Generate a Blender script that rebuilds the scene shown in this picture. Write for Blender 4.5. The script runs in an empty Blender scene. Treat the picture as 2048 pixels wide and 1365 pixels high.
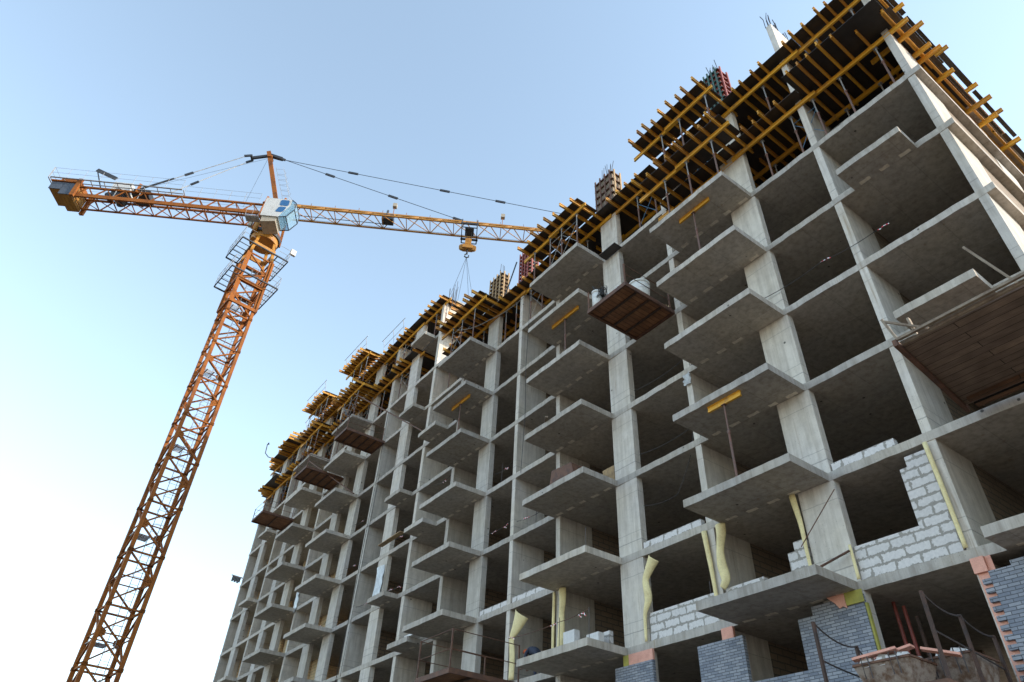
import bpy, math, random
from mathutils import Vector, Matrix
random.seed(7)
R_ = math.radians
scene = bpy.context.scene
COL = scene.collection

# ------------------------------------------------------------------ mesh builder
class MB:
    def __init__(s): s.v = []; s.f = []
    def box(s, x0, x1, y0, y1, z0, z1):
        if x0 > x1: x0, x1 = x1, x0
        if y0 > y1: y0, y1 = y1, y0
        if z0 > z1: z0, z1 = z1, z0
        n = len(s.v)
        s.v += [(x0,y0,z0),(x1,y0,z0),(x1,y1,z0),(x0,y1,z0),(x0,y0,z1),(x1,y0,z1),(x1,y1,z1),(x0,y1,z1)]
        s.f += [tuple(n+i for i in q) for q in ((0,3,2,1),(4,5,6,7),(0,1,5,4),(1,2,6,5),(2,3,7,6),(3,0,4,7))]
        return s
    def bar(s, p, q, w, h=None, up=(0,0,1)):
        h = h or w; p = Vector(p); q = Vector(q); d = (q-p)
        if d.length < 1e-6: return s
        d.normalize(); u = Vector(up)
        if abs(d.dot(u)) > .98: u = Vector((1,0,0)) if abs(d.x) < .9 else Vector((0,1,0))
        a = d.cross(u).normalized()*(w/2); b = a.cross(d).normalized()*(h/2)
        n = len(s.v)
        for c in (p, q):
            for m in ((-1,-1),(1,-1),(1,1),(-1,1)): s.v.append(tuple(c+a*m[0]+b*m[1]))
        s.f += [tuple(n+i for i in k) for k in ((0,1,2,3),(7,6,5,4),(0,4,5,1),(1,5,6,2),(2,6,7,3),(3,7,4,0))]
        return s
    def tube(s, pts, r, n=6, r2=None, cap=True):
        pts = [Vector(p) for p in pts]; m = len(pts); base = len(s.v)
        for i, p in enumerate(pts):
            d = (pts[min(i+1,m-1)]-pts[max(i-1,0)]).normalized()
            u = Vector((0,0,1)) if abs(d.z) < .95 else Vector((1,0,0))
            a = d.cross(u).normalized(); b = a.cross(d).normalized()
            rr = r if r2 is None else r+(r2-r)*i/max(1,m-1)
            for k in range(n):
                t = 2*math.pi*k/n; s.v.append(tuple(p+a*math.cos(t)*rr+b*math.sin(t)*rr))
        for i in range(m-1):
            for k in range(n):
                k2 = (k+1) % n
                s.f.append((base+i*n+k, base+i*n+k2, base+(i+1)*n+k2, base+(i+1)*n+k))
        if cap:
            s.f.append(tuple(base+k for k in range(n))[::-1]); s.f.append(tuple(base+(m-1)*n+k for k in range(n)))
        return s
    def prism(s, poly, z0, z1):
        n = len(s.v); m = len(poly)
        s.v += [(x,y,z0) for x,y in poly]+[(x,y,z1) for x,y in poly]
        s.f.append(tuple(n+i for i in range(m))[::-1]); s.f.append(tuple(n+m+i for i in range(m)))
        for i in range(m):
            j = (i+1) % m; s.f.append((n+i, n+j, n+m+j, n+m+i))
        return s
    def hull(s, a, b):
        "a, b: equal lists of points joined as a closed prism"
        n = len(s.v); m = len(a); s.v += [tuple(p) for p in a]+[tuple(p) for p in b]
        s.f.append(tuple(n+i for i in range(m))[::-1]); s.f.append(tuple(n+m+i for i in range(m)))
        for i in range(m):
            j = (i+1) % m; s.f.append((n+i, n+j, n+m+j, n+m+i))
        return s
    def mesh(s, name, mat, org=(0,0,0), smooth=False):
        me = bpy.data.meshes.new(name)
        me.from_pydata([(x-org[0], y-org[1], z-org[2]) for x,y,z in s.v], [], s.f)
        mats = mat if isinstance(mat, (list,tuple)) else [mat]
        for m in mats: me.materials.append(m)
        import bmesh
        bm = bmesh.new(); bm.from_mesh(me); bmesh.ops.recalc_face_normals(bm, faces=bm.faces); bm.to_mesh(me); bm.free()
        if smooth:
            for p in me.polygons: p.use_smooth = True
        return me
    def build(s, name, mat, parent=None, org=None, smooth=False):
        if org is None: org = tuple(parent.location) if parent is not None and parent.parent is None else (0,0,0)
        if parent is not None and parent.parent is not None: org = tuple(parent.parent.location)
        o = bpy.data.objects.new(name, s.mesh(name, mat, org, smooth)); COL.objects.link(o)
        if parent is not None: o.parent = parent
        else: o.location = org
        return o

def tag(o, label=None, cat=None, group=None, kind=None):
    if label: o['label'] = label
    if cat: o['category'] = cat
    if group: o['group'] = group
    if kind: o['kind'] = kind
    return o
def empty(name, loc, label=None, cat=None, group=None, rz=0):
    o = bpy.data.objects.new(name, None); COL.objects.link(o); o.location = loc; o.rotation_euler = (0,0,rz)
    o.empty_display_size = .2
    return tag(o, label, cat, group)
def copy_tree(o, parent=None):
    c = o.copy(); COL.objects.link(c)
    if parent is not None: c.parent = parent
    for ch in o.children: copy_tree(ch, c)
    return c
def ordn(i):
    return ['first','second','third','fourth','fifth','sixth','seventh','eighth','ninth','tenth','eleventh','twelfth'][i-1] if i <= 12 else \
        {13:'thirteenth',14:'fourteenth',15:'fifteenth',16:'sixteenth',17:'seventeenth',18:'eighteenth',19:'nineteenth',20:'twentieth'}.get(i, '%dth' % i if i % 10 not in (1,2,3) or i in (11,12,13) else '%d%s' % (i, {1:'st',2:'nd',3:'rd'}[i % 10]))

# ------------------------------------------------------------------ materials
def newmat(name):
    m = bpy.data.materials.new(name); m.use_nodes = True
    nt = m.node_tree; b = nt.nodes['Principled BSDF']; return m, nt, b
def N(nt, t, **kw):
    n = nt.nodes.new(t)
    for k, v in kw.items():
        if k in n.inputs: n.inputs[k].default_value = v
        else: setattr(n, k, v)
    return n
def L(nt, a, b): nt.links.new(a, b)
def mixc(nt, fac, a, b, mode='MIX'):
    n = nt.nodes.new('ShaderNodeMix'); n.data_type = 'RGBA'; n.blend_type = mode
    for sock, val in ((n.inputs[0], fac), (n.inputs[6], a), (n.inputs[7], b)):
        if hasattr(val, 'is_linked') or hasattr(val, 'links'): nt.links.new(val, sock)
        elif isinstance(val, (int,float)): sock.default_value = val
        else: sock.default_value = (*val, 1) if len(val) == 3 else val
    return n.outputs[2]
def ramp(nt, src, p0, p1, c0=(0,0,0), c1=(1,1,1)):
    r = nt.nodes.new('ShaderNodeValToRGB'); e = r.color_ramp.elements
    e[0].position = p0; e[1].position = p1; e[0].color = (*c0,1); e[1].color = (*c1,1)
    nt.links.new(src, r.inputs[0]); return r.outputs[0]
def coords(nt, scale=(1,1,1), out='Object'):
    tc = nt.nodes.new('ShaderNodeTexCoord'); mp = nt.nodes.new('ShaderNodeMapping'); mp.inputs['Scale'].default_value = scale
    nt.links.new(tc.outputs[out], mp.inputs[0]); return mp.outputs[0]
def noise(nt, vec, scale, detail=4, rough=.55):
    n = N(nt, 'ShaderNodeTexNoise', Scale=scale, Detail=detail, Roughness=rough); nt.links.new(vec, n.inputs['Vector']); return n.outputs['Fac']
def bump(nt, b, h, strength=.3, dist=.02):
    n = N(nt, 'ShaderNodeBump', Strength=strength, Distance=dist); nt.links.new(h, n.inputs['Height']); nt.links.new(n.outputs[0], b.inputs['Normal'])

def concrete(name, base, warm, seams=True, spots=True, low_bounce_dirt=False):
    m, nt, b = newmat(name); v = coords(nt)
    big = noise(nt, v, .45, 5, .6); mid = noise(nt, v, 2.6, 6, .65); fine = noise(nt, v, 38, 3)
    vs = coords(nt, (3.2, 3.2, .22)); streak = noise(nt, vs, 1.6, 5, .7)
    c = mixc(nt, ramp(nt, big, .38, .64), base, warm)
    c = mixc(nt, .55, c, ramp(nt, mid, .25, .75, (.66,.64,.62), (1.14,1.14,1.14)), 'MULTIPLY')
    c = mixc(nt, .62 if low_bounce_dirt else .5, c, ramp(nt, streak, .34, .58, (.60,.57,.53), (1.08,1.08,1.08)), 'MULTIPLY')
    c = mixc(nt, .25, c, ramp(nt, fine, .3, .7, (.75,.75,.75), (1.1,1.1,1.1)), 'MULTIPLY')
    # pale efflorescence patches
    pale = noise(nt, v, 1.3, 7, .72); c = mixc(nt, ramp(nt, pale, .60, .72, (0,0,0), (.5,.5,.5)), c, (.50,.49,.47))
    if seams:
        # shutter-board joints left in the concrete, one grid per face direction
        tc = nt.nodes.new('ShaderNodeTexCoord'); sp = nt.nodes.new('ShaderNodeSeparateXYZ'); L(nt, tc.outputs['Object'], sp.inputs[0])
        g = nt.nodes.new('ShaderNodeNewGeometry'); sn = nt.nodes.new('ShaderNodeSeparateXYZ'); L(nt, g.outputs['Normal'], sn.inputs[0])
        def line(sock, per, off):
            a = N(nt, 'ShaderNodeMath', operation='ADD'); a.inputs[1].default_value = off; L(nt, sock, a.inputs[0])
            d = N(nt, 'ShaderNodeMath', operation='PINGPONG'); d.inputs[1].default_value = per/2; L(nt, a.outputs[0], d.inputs[0])
            l = N(nt, 'ShaderNodeMath', operation='LESS_THAN'); l.inputs[1].default_value = .011; L(nt, d.outputs[0], l.inputs[0]); return l.outputs[0]
        ax = N(nt, 'ShaderNodeMath', operation='ABSOLUTE'); L(nt, sn.outputs[2], ax.inputs[0])
        lx = line(sp.outputs[0], 1.25, .3); ly = line(sp.outputs[1], 2.5, .1)
        mx = N(nt, 'ShaderNodeMath', operation='MAXIMUM'); L(nt, lx, mx.inputs[0]); L(nt, ly, mx.inputs[1])
        mm = N(nt, 'ShaderNodeMath', operation='MULTIPLY'); L(nt, mx.outputs[0], mm.inputs[0]); L(nt, ax.outputs[0], mm.inputs[1])
        m2 = N(nt, 'ShaderNodeMath', operation='MULTIPLY'); m2.inputs[1].default_value = .28; L(nt, mm.outputs[0], m2.inputs[0])
        c = mixc(nt, m2.outputs[0], c, (.10,.095,.09))
    if spots:
        vo = N(nt, 'ShaderNodeTexVoronoi', Scale=1.15); L(nt, v, vo.inputs['Vector'])
        c = mixc(nt, ramp(nt, vo.outputs['Distance'], .045, .055, (.85,.85,.85), (0,0,0)), c, (.05,.047,.045))
        v2 = N(nt, 'ShaderNodeTexVoronoi', Scale=9.); L(nt, v, v2.inputs['Vector'])
        c = mixc(nt, ramp(nt, v2.outputs['Distance'], .06, .12, (.5,.5,.5), (0,0,0)), c, (.12,.115,.11))
    oi = nt.nodes.new('ShaderNodeObjectInfo'); c = mixc(nt, 1.0, c, ramp(nt, oi.outputs['Random'], 0, 1, (.80,.80,.80), (1.09,1.08,1.06)), 'MULTIPLY')
    if not seams:   # pour joints and shutter widths on upright members
        tc = nt.nodes.new('ShaderNodeTexCoord'); sp = nt.nodes.new('ShaderNodeSeparateXYZ'); L(nt, tc.outputs['Object'], sp.inputs[0])
        wob = N(nt, 'ShaderNodeMath', operation='MULTIPLY_ADD'); wob.inputs[1].default_value = .06; L(nt, mid, wob.inputs[0]); L(nt, sp.outputs[2], wob.inputs[2])
        for per, off, wd, st in ((1.5,.1,.009,.45),(3.0,.42,.016,.5)):
            a = N(nt, 'ShaderNodeMath', operation='ADD'); a.inputs[1].default_value = off; L(nt, wob.outputs[0], a.inputs[0])
            d = N(nt, 'ShaderNodeMath', operation='PINGPONG'); d.inputs[1].default_value = per/2; L(nt, a.outputs[0], d.inputs[0])
            l = N(nt, 'ShaderNodeMath', operation='LESS_THAN'); l.inputs[1].default_value = wd; L(nt, d.outputs[0], l.inputs[0])
            k = N(nt, 'ShaderNodeMath', operation='MULTIPLY'); k.inputs[1].default_value = st; L(nt, l.outputs[0], k.inputs[0])
            c = mixc(nt, k.outputs[0], c, (.16,.15,.14))
    vr = coords(nt, (5, 5, .3)); rr_ = noise(nt, vr, 1.1, 5, .6)
    c = mixc(nt, ramp(nt, rr_, .62, .74, (0,0,0), (.55,.55,.55)), c, (.30,.21,.13))
    if low_bounce_dirt:   # floor tops toned dirt-dark to cut the light bounced onto ceilings
        g2 = nt.nodes.new('ShaderNodeNewGeometry'); s2 = nt.nodes.new('ShaderNodeSeparateXYZ'); L(nt, g2.outputs['Normal'], s2.inputs[0])
        u = N(nt, 'ShaderNodeMath', operation='GREATER_THAN'); u.inputs[1].default_value = .5; L(nt, s2.outputs[2], u.inputs[0])
        c = mixc(nt, u.outputs[0], c, mixc(nt, mid, (.11,.095,.078), (.18,.155,.125)))
    L(nt, c, b.inputs['Base Color']); b.inputs['Roughness'].default_value = .9; b.inputs['Specular IOR Level'].default_value = .2
    ad = N(nt, 'ShaderNodeMath', operation='ADD'); L(nt, mid, ad.inputs[0]); L(nt, fine, ad.inputs[1]); bump(nt, b, ad.outputs[0], .3, .02)
    return m
def worn(name, base, dirt, lo=.45, hi=.7, scale=2.5, rough=.6, metal=0, vary=.0, dark=None, bumpy=.25):
    m, nt, b = newmat(name); v = coords(nt)
    n1 = noise(nt, v, scale, 6, .65); n2 = noise(nt, v, scale*9, 4, .6)
    src = base
    if vary:
        oi = nt.nodes.new('ShaderNodeObjectInfo'); src = mixc(nt, oi.outputs['Random'], base, dark)
    c = mixc(nt, ramp(nt, n1, lo, hi), src, dirt)
    c = mixc(nt, .5, c, ramp(nt, n2, .3, .7, (.7,.7,.7), (1.12,1.12,1.12)), 'MULTIPLY')
    L(nt, c, b.inputs['Base Color']); b.inputs['Roughness'].default_value = rough; b.inputs['Metallic'].default_value = metal
    if bumpy: bump(nt, b, n2, bumpy, .01)
    return m
def bricks(name, c1, c2, mortar, bw, bh, msize, wob, swap='xz', rough=.85, smear=0, blotch=False):
    m, nt, b = newmat(name)
    tc = nt.nodes.new('ShaderNodeTexCoord'); sp = nt.nodes.new('ShaderNodeSeparateXYZ'); L(nt, tc.outputs['Object'], sp.inputs[0])
    cb = nt.nodes.new('ShaderNodeCombineXYZ')
    sm = N(nt, 'ShaderNodeMath', operation='ADD'); L(nt, sp.outputs[0], sm.inputs[0]); L(nt, sp.outputs[1], sm.inputs[1])
    L(nt, sm.outputs[0], cb.inputs[0]); L(nt, sp.outputs[2], cb.inputs[1])
    nz = N(nt, 'ShaderNodeTexNoise', Scale=7., Detail=4.); L(nt, tc.outputs['Object'], nz.inputs['Vector'])
    vs = N(nt, 'ShaderNodeVectorMath', operation='SUBTRACT'); L(nt, nz.outputs['Color'], vs.inputs[0]); vs.inputs[1].default_value = (.5,.5,.5)
    sc = N(nt, 'ShaderNodeVectorMath', operation='SCALE'); L(nt, vs.outputs[0], sc.inputs[0]); sc.inputs['Scale'].default_value = wob
    va = N(nt, 'ShaderNodeVectorMath', operation='ADD'); L(nt, cb.outputs[0], va.inputs[0]); L(nt, sc.outputs[0], va.inputs[1])
    br = N(nt, 'ShaderNodeTexBrick', Scale=1.); L(nt, va.outputs[0], br.inputs['Vector'])
    br.inputs['Color1'].default_value = (*c1,1); br.inputs['Color2'].default_value = (*c2,1); br.inputs['Mortar'].default_value = (*mortar,1)
    br.inputs['Brick Width'].default_value = bw; br.inputs['Row Height'].default_value = bh; br.inputs['Mortar Size'].default_value = msize
    br.inputs['Mortar Smooth'].default_value = .1; br.offset = .5
    v = coords(nt); n2 = noise(nt, v, 5, 6, .7); c = br.outputs['Color']
    if blotch:   # mortar squeezed out and smeared unevenly round the joints
        b2 = N(nt, 'ShaderNodeTexBrick', Scale=1.); L(nt, va.outputs[0], b2.inputs['Vector']); b2.offset = .5
        b2.inputs['Brick Width'].default_value = bw; b2.inputs['Row Height'].default_value = bh; b2.inputs['Mortar Size'].default_value = .085; b2.inputs['Mortar Smooth'].default_value = 1.0
        nb = noise(nt, coords(nt), 6.5, 6, .66); ng = N(nt, 'ShaderNodeMath', operation='MULTIPLY_ADD'); ng.inputs[1].default_value = 4.2; ng.inputs[2].default_value = -2.2; L(nt, nb, ng.inputs[0])
        sm2 = N(nt, 'ShaderNodeMath', operation='ADD'); L(nt, b2.outputs['Fac'], sm2.inputs[0]); L(nt, ng.outputs[0], sm2.inputs[1])
        c = mixc(nt, ramp(nt, sm2.outputs[0], .58, .64), c, mortar)
    if smear:
        c = mixc(nt, ramp(nt, n2, .62, .66, (0,0,0), (smear,smear,smear)), c, mortar)
    c = mixc(nt, .6, c, ramp(nt, noise(nt, v, 14, 4), .3, .7, (.78,.78,.78), (1.08,1.08,1.08)), 'MULTIPLY')
    L(nt, c, b.inputs['Base Color']); b.inputs['Roughness'].default_value = rough
    iv = N(nt, 'ShaderNodeMath', operation='SUBTRACT'); iv.inputs[0].default_value = 1; L(nt, br.outputs['Fac'], iv.inputs[1])
    bump(nt, b, iv.outputs[0], .5, .01)
    return m
def plain(name, c, rough=.5, metal=0):
    return worn(name, c, tuple(x*.6 for x in c), .5, .75, 3, rough, metal, bumpy=.1)
def planks(name, c1, c2, axis='x', width=.2):
    m, nt, b = newmat(name)
    tc = nt.nodes.new('ShaderNodeTexCoord'); sp = nt.nodes.new('ShaderNodeSeparateXYZ'); L(nt, tc.outputs['Object'], sp.inputs[0])
    cb = nt.nodes.new('ShaderNodeCombineXYZ'); i, j = (0,1) if axis == 'x' else (1,0)
    L(nt, sp.outputs[i], cb.inputs[0]); L(nt, sp.outputs[j], cb.inputs[1])
    br = N(nt, 'ShaderNodeTexBrick', Scale=1.); L(nt, cb.outputs[0], br.inputs['Vector'])
    br.inputs['Color1'].default_value = (*c1,1); br.inputs['Color2'].default_value = (*c2,1); br.inputs['Mortar'].default_value = (.012,.009,.008,1)
    br.inputs['Brick Width'].default_value = 3.2; br.inputs['Row Height'].default_value = width; br.inputs['Mortar Size'].default_value = .008
    vv = coords(nt, (1.2,14,14) if axis == 'x' else (14,1.2,14)); gr = noise(nt, vv, 2.2, 6, .7)
    v = coords(nt); st = noise(nt, v, 1.7, 5)
    c = mixc(nt, .8, br.outputs['Color'], ramp(nt, gr, .3, .7, (.55,.5,.48), (1.25,1.2,1.15)), 'MULTIPLY')
    c = mixc(nt, .7, c, ramp(nt, st, .35, .65, (.6,.58,.55), (1.1,1.1,1.1)), 'MULTIPLY')
    L(nt, c, b.inputs['Base Color']); b.inputs['Roughness'].default_value = .85
    iv = N(nt, 'ShaderNodeMath', operation='SUBTRACT'); iv.inputs[0].default_value = 1; L(nt, br.outputs['Fac'], iv.inputs[1]); bump(nt, b, iv.outputs[0], .6, .01)
    return m

M = {}
M['conc'] = concrete('cast_concrete', (.61,.572,.54), (.64,.59,.525), seams=False)
M['slab'] = concrete('slab_concrete', (.52,.482,.45), (.55,.495,.43), seams=True, low_bounce_dirt=True)
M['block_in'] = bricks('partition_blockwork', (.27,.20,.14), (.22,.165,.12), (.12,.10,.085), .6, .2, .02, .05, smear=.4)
M['block_sunglow'] = bricks('sunglow_blockwork', (.82,.64,.40), (.74,.56,.34), (.52,.41,.26), .6, .2, .018, .05, smear=.3)  # golden tint painted in for reflected sun glow in the far-left bays
M['aac'] = bricks('aerated_block', (.70,.66,.645), (.63,.595,.58), (.33,.305,.275), .62, .25, .02, .03, smear=.0, blotch=True)
M['aacclean'] = worn('aerated_block_clean', (.74,.72,.71), (.64,.62,.60), scale=6, rough=.9)
M['brick'] = bricks('grey_facing_brick', (.18,.20,.25), (.34,.355,.40), (.085,.09,.105), .25, .075, .008, .012)
M['yellow'] = worn('yellow_timber_beam', (.74,.37,.03), (.38,.20,.075), .48, .74, 2.2, .55, vary=1, dark=(.48,.20,.025))
M['string'] = worn('yellow_timber_girder', (.84,.44,.035), (.44,.24,.08), .52, .78, 2.2, .5, vary=1, dark=(.60,.28,.03))
M['grey_wood'] = worn('weathered_timber', (.30,.24,.18), (.17,.12,.085), .4, .65, 3, .8)
M['ply'] = worn('dark_film_plywood', (.060,.042,.034), (.020,.017,.016), .38, .66, 1.9, .5, vary=1, dark=(.030,.026,.026))
M['rust'] = worn('rusty_steel', (.16,.075,.045), (.085,.045,.034), .4, .65, 4, .75)
M['rustdark'] = worn('dark_rusty_steel', (.085,.045,.032), (.045,.03,.026), .4, .65, 4, .8)
M['prop'] = worn('prop_outer_tube', (.20,.095,.07), (.13,.10,.09), .4, .65, 5, .7)
M['galv'] = worn('galvanised_tube', (.40,.40,.40), (.22,.19,.17), .45, .7, 5, .5, .3)
M['bluesteel'] = worn('blue_painted_tube', (.10,.22,.36), (.16,.14,.13), .5, .72, 5, .5)
M['redsteel'] = worn('red_painted_steel', (.30,.06,.045), (.20,.055,.045), .45, .7, 4, .55)
M['crane'] = worn('orange_crane_paint', (.30,.088,.004), (.12,.036,.007), .47, .72, 1.6, .8)
M['craneyel'] = worn('amber_crane_paint', (.45,.20,.022), (.25,.10,.018), .5, .75, 1.6, .5)
M['cw'] = worn('counterweight_paint', (.36,.17,.02), (.20,.09,.018), .45, .7, 2, .7)
M['dark'] = plain('dark_steel', (.05,.052,.058), .5, .4)
M['slate'] = worn('slate_plate', (.07,.085,.115), (.04,.05,.07), .45, .7, 3, .6)
M['white'] = worn('white_cab_paint', (.60,.59,.57), (.45,.43,.40), .5, .75, 1.5, .4)
M['beige'] = plain('beige_panel', (.42,.36,.28), .6)
M['foam'] = worn('yellow_foam_sheet', (.90,.77,.42), (.70,.57,.29), .42, .72, 4, .75, bumpy=.7)
M['pink'] = worn('pink_insulation_board', (.82,.42,.32), (.70,.34,.26), .45, .7, 4, .8)
M['limeins'] = worn('lime_mineral_edge', (.44,.40,.09), (.32,.30,.08), .45, .7, 4, .8)
M['patch'] = worn('pale_insert', (.86,.78,.66), (.62,.55,.46), .42, .68, 5, .9)
M['rebar'] = plain('rebar_steel', (.10,.085,.085), .6, .5)
M['cable'] = plain('dark_cable', (.035,.034,.036), .6)
M['rope'] = plain('grey_rope', (.30,.28,.25), .8)
M['bucket'] = worn('white_plastic_tub', (.76,.74,.70), (.58,.55,.48), .5, .7, 5, .45)
M['orangehat'] = plain('orange_helmet', (.85,.16,.03), .4)
M['navy'] = plain('navy_workwear', (.045,.055,.09), .9)
M['skin'] = plain('skin_tone', (.55,.33,.24), .6)
M['greensteel'] = worn('green_form_panel', (.05,.11,.09), (.03,.06,.05), .45, .7, 4, .6)
M['wood'] = worn('raw_form_timber', (.46,.31,.16), (.28,.18,.10), .42, .68, 4, .75)
M['plank'] = planks('brown_deck_planks', (.20,.105,.055), (.14,.075,.045), 'x', .16)
M['plank_w'] = planks('old_dark_planks', (.25,.185,.145), (.18,.135,.11), 'x', .24)
M['ply_rust'] = planks('rusty_deck_underside', (.36,.175,.085), (.28,.135,.07), 'y', .2)
M['mortar'] = worn('caked_mortar', (.30,.24,.20), (.14,.08,.05), .42, .6, 5, .9)
M['plastic'] = worn('plastic_film', (.62,.63,.63), (.45,.45,.45), .4, .6, 3, .25)

# tape with red and white bands
m, nt, b = newmat('red_white_tape'); v = coords(nt); w = N(nt, 'ShaderNodeTexWave', Scale=2.2); L(nt, v, w.inputs['Vector']); w.bands_direction = 'X'
L(nt, ramp(nt, w.outputs['Fac'], .48, .52, (.65,.03,.05), (.82,.80,.80)), b.inputs['Base Color']); M['tape'] = m
# glass
m, nt, b = newmat('tinted_cab_glass'); b.inputs['Base Color'].default_value = (.45,.62,.74,1); b.inputs['Roughness'].default_value = .05; b.inputs['Specular IOR Level'].default_value = .8
tr = nt.nodes.new('ShaderNodeBsdfTransparent'); tr.inputs[0].default_value = (.72,.86,.94,1); mx = nt.nodes.new('ShaderNodeMixShader'); mx.inputs[0].default_value = .35
L(nt, tr.outputs[0], mx.inputs[1]); L(nt, b.outputs[0], mx.inputs[2]); L(nt, mx.outputs[0], nt.nodes['Material Output'].inputs[0]); M['glass'] = m
m, nt, b = newmat('blue_side_glass'); b.inputs['Base Color'].default_value = (.05,.16,.34,1); b.inputs['Roughness'].default_value = .06; b.inputs['Metallic'].default_value = .35; M['blueglass'] = m
# ground
m, nt, b = newmat('site_dirt'); v = coords(nt, out='Object'); c = mixc(nt, ramp(nt, noise(nt, v, .08, 8), .35, .65), (.15,.118,.085), (.20,.16,.115))
c = mixc(nt, .6, c, ramp(nt, noise(nt, v, 2.5, 6), .3, .7, (.7,.7,.7), (1.1,1.1,1.1)), 'MULTIPLY'); L(nt, c, b.inputs['Base Color']); b.inputs['Roughness'].default_value = .95; M['ground'] = m

# ------------------------------------------------------------------ ground
GZ = -22.9
g = MB(); n = 24; S = 3000.
for j in range(n+1):
    for i in range(n+1): g.v.append((-S+2*S*i/n, -S+2*S*j/n, 0))
for j in range(n):
    for i in range(n): a = j*(n+1)+i; g.f.append((a,a+1,a+n+2,a+n+1))
go = g.build('ground', M['ground']); go.location = (0,0,GZ); tag(go, kind='structure')

# ------------------------------------------------------------------ the building frame
T = .24
bld = empty('unfinished_building', (-32, 7, GZ), 'long grey concrete apartment block under construction, open floors, cantilevered balconies, no facade', 'building')
XW = [(-.0,.23),(-3.52,.24),(-10.52,.25),(-18.02,.26),(-21.24,.25),(-27.07,.30),(-30.95,.30),(-37.45,.42),(-47.42,.30),(-57.1,.30),(-64.0,.25)]
XC = [(-7.22,-6.1),(-14.46,-13.35),(-24.42,-23.35),(-34.6,-33.45),(-41.0,-39.85),(-44.15,-43.0),(-51.1,-49.9),(-54.45,-53.5),(-61.0,-59.9)]
def topz(x):
    return 5.76 if x > -29.2 else 11.76
def floors(k): return -3.0*k
for x, w in XW:
    t = topz(x); 
    if x == -3.52: t = 8.95
    d = 1.72
    MB().box(x, x+w, 0, d, GZ, t).build('pier_wall', M['conc'], bld)
for x0, x1 in XC:
    MB().box(x0, x1, 0, .28, GZ, topz(x0)).build('column', M['conc'], bld)
# rear frame: second line of columns and the corridor wall keep the interior dark
for x in [-.1,-4.5,-9,-14,-19.5,-25,-30.5,-36,-41.5,-47,-52.5,-58,-63.6]:
    MB().box(x, x+.3, 5.6, 6.6, GZ, topz(x)-.02).build('column', M['conc'], bld)
def jag_edge(x0, x1, y, step=.32, a=.017):
    xs = []; x = x1
    while x > x0+step*.6:
        xs.append(x); x -= step*random.uniform(.6,1.4)
    xs.append(x0)
    return [(q, y+random.uniform(-a,a)) for q in xs]
def slab(k, x0, x1, name='floor_slab', y0=-.02, y1=14.0):
    z = floors(k); poly = jag_edge(x0, x1, y0)[::-1]+[(x1, y1),(x0, y1)]
    return MB().prism(poly, z, z+T).build(name, M['slab'], bld)
for k in range(7, -1, -1): slab(k, -64.1, .46)
slab(-1, -64.1, -10.22); slab(-1, -10.2, .42, y0=-.3).location.z += .006
slab(-2, -64.1, -29.1)
slab(-3, -64.1, -29.15, y0=.05).location.z += .006
slab(-2, -29.05, .40, y0=.75).location.z += .006      # unseen slabs added over the top decks to block sun from above
slab(-4, -64.1, -30.3, y0=.75).location.z += .006  # also added, shuts the sun out above the left-end deck
# balconies
def balcony(k, x0, x1, d):
    z = floors(k); a = jag_edge(x0, x1, -d, .35, .014)[::-1]
    bm_ = MB().prism(a+[(x1,-.026),(x0,-.026)], z, z+T); n0 = len(bm_.f)
    # row of pale thermal inserts cast in along the facade line
    p = bm_; x = x0+.25
    while x < x1-.45:
        l = random.uniform(.28,.42)
        if random.random() < .88:
            n = 5; yy = -.13+random.uniform(-.02,.02); top = []; 
            pts = [(x+l*i/n, yy-.065+random.uniform(-.02,.012)) for i in range(n+1)]+[(x+l*i/n, yy+.065+random.uniform(-.012,.02)) for i in range(n,-1,-1)]
            p.prism(pts, z-.004, z+.02)
        x += l+random.uniform(.3,.42)
    o = p.build('balcony', [M['slab'], M['patch']], bld)
    for i in range(n0, len(o.data.polygons)): o.data.polygons[i].material_index = 1
for k in range(0, 7): balcony(k, -9.9, -6.2, 1.72)
for k in range(-1, 7): balcony(k, -18.06, -14.35, 1.72)
for k in range(-1, 7): balcony(k, -26.9, -23.5, 1.74)
for k in range(-2, 7): balcony(k, -43.28, -39.82, 1.72)
for k in range(-2, 7): balcony(k, -50.95, -47.4, 1.72)
for k in (-3,-1,1,3,5): balcony(k, -33.3, -31.4, .87)
for k in (0,2,4,6): balcony(k, -30.05, -28.05, .87)
for k in (1,3,5): balcony(k, -2.75, -.68, 1.0)
for k in (-1,1,3,5): balcony(k, -59.3, -57.15, .87)
# interior partitions behind the piers and the spine wall
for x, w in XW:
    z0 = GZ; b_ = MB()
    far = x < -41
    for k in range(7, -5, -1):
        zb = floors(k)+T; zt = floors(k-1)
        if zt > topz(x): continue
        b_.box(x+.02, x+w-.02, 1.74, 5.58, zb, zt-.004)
    b_.build('partition', M['block_sunglow'] if far else M['block_in'], bld)
for x0, x1, mt in ((-44.3, .2, 'block_in'), (-63.7, -44.5, 'block_sunglow')):
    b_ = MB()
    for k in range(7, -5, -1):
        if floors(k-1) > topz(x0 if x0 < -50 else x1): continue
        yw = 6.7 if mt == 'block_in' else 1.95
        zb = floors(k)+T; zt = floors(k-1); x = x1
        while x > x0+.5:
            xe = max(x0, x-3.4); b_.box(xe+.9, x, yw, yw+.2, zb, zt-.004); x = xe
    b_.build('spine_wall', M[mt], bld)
# side facade piers round the right-hand corner
for y in (5.2, 10.4):
    MB().box(0, .23, y, y+1.5, GZ, 5.76).build('pier_wall', M['conc'], bld)
# leftover plate formwork on the middle column
MB().box(-14.2,-13.1,-.5,-.026,2.955,2.995).build('edge_plate', M['ply'], bld)
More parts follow.
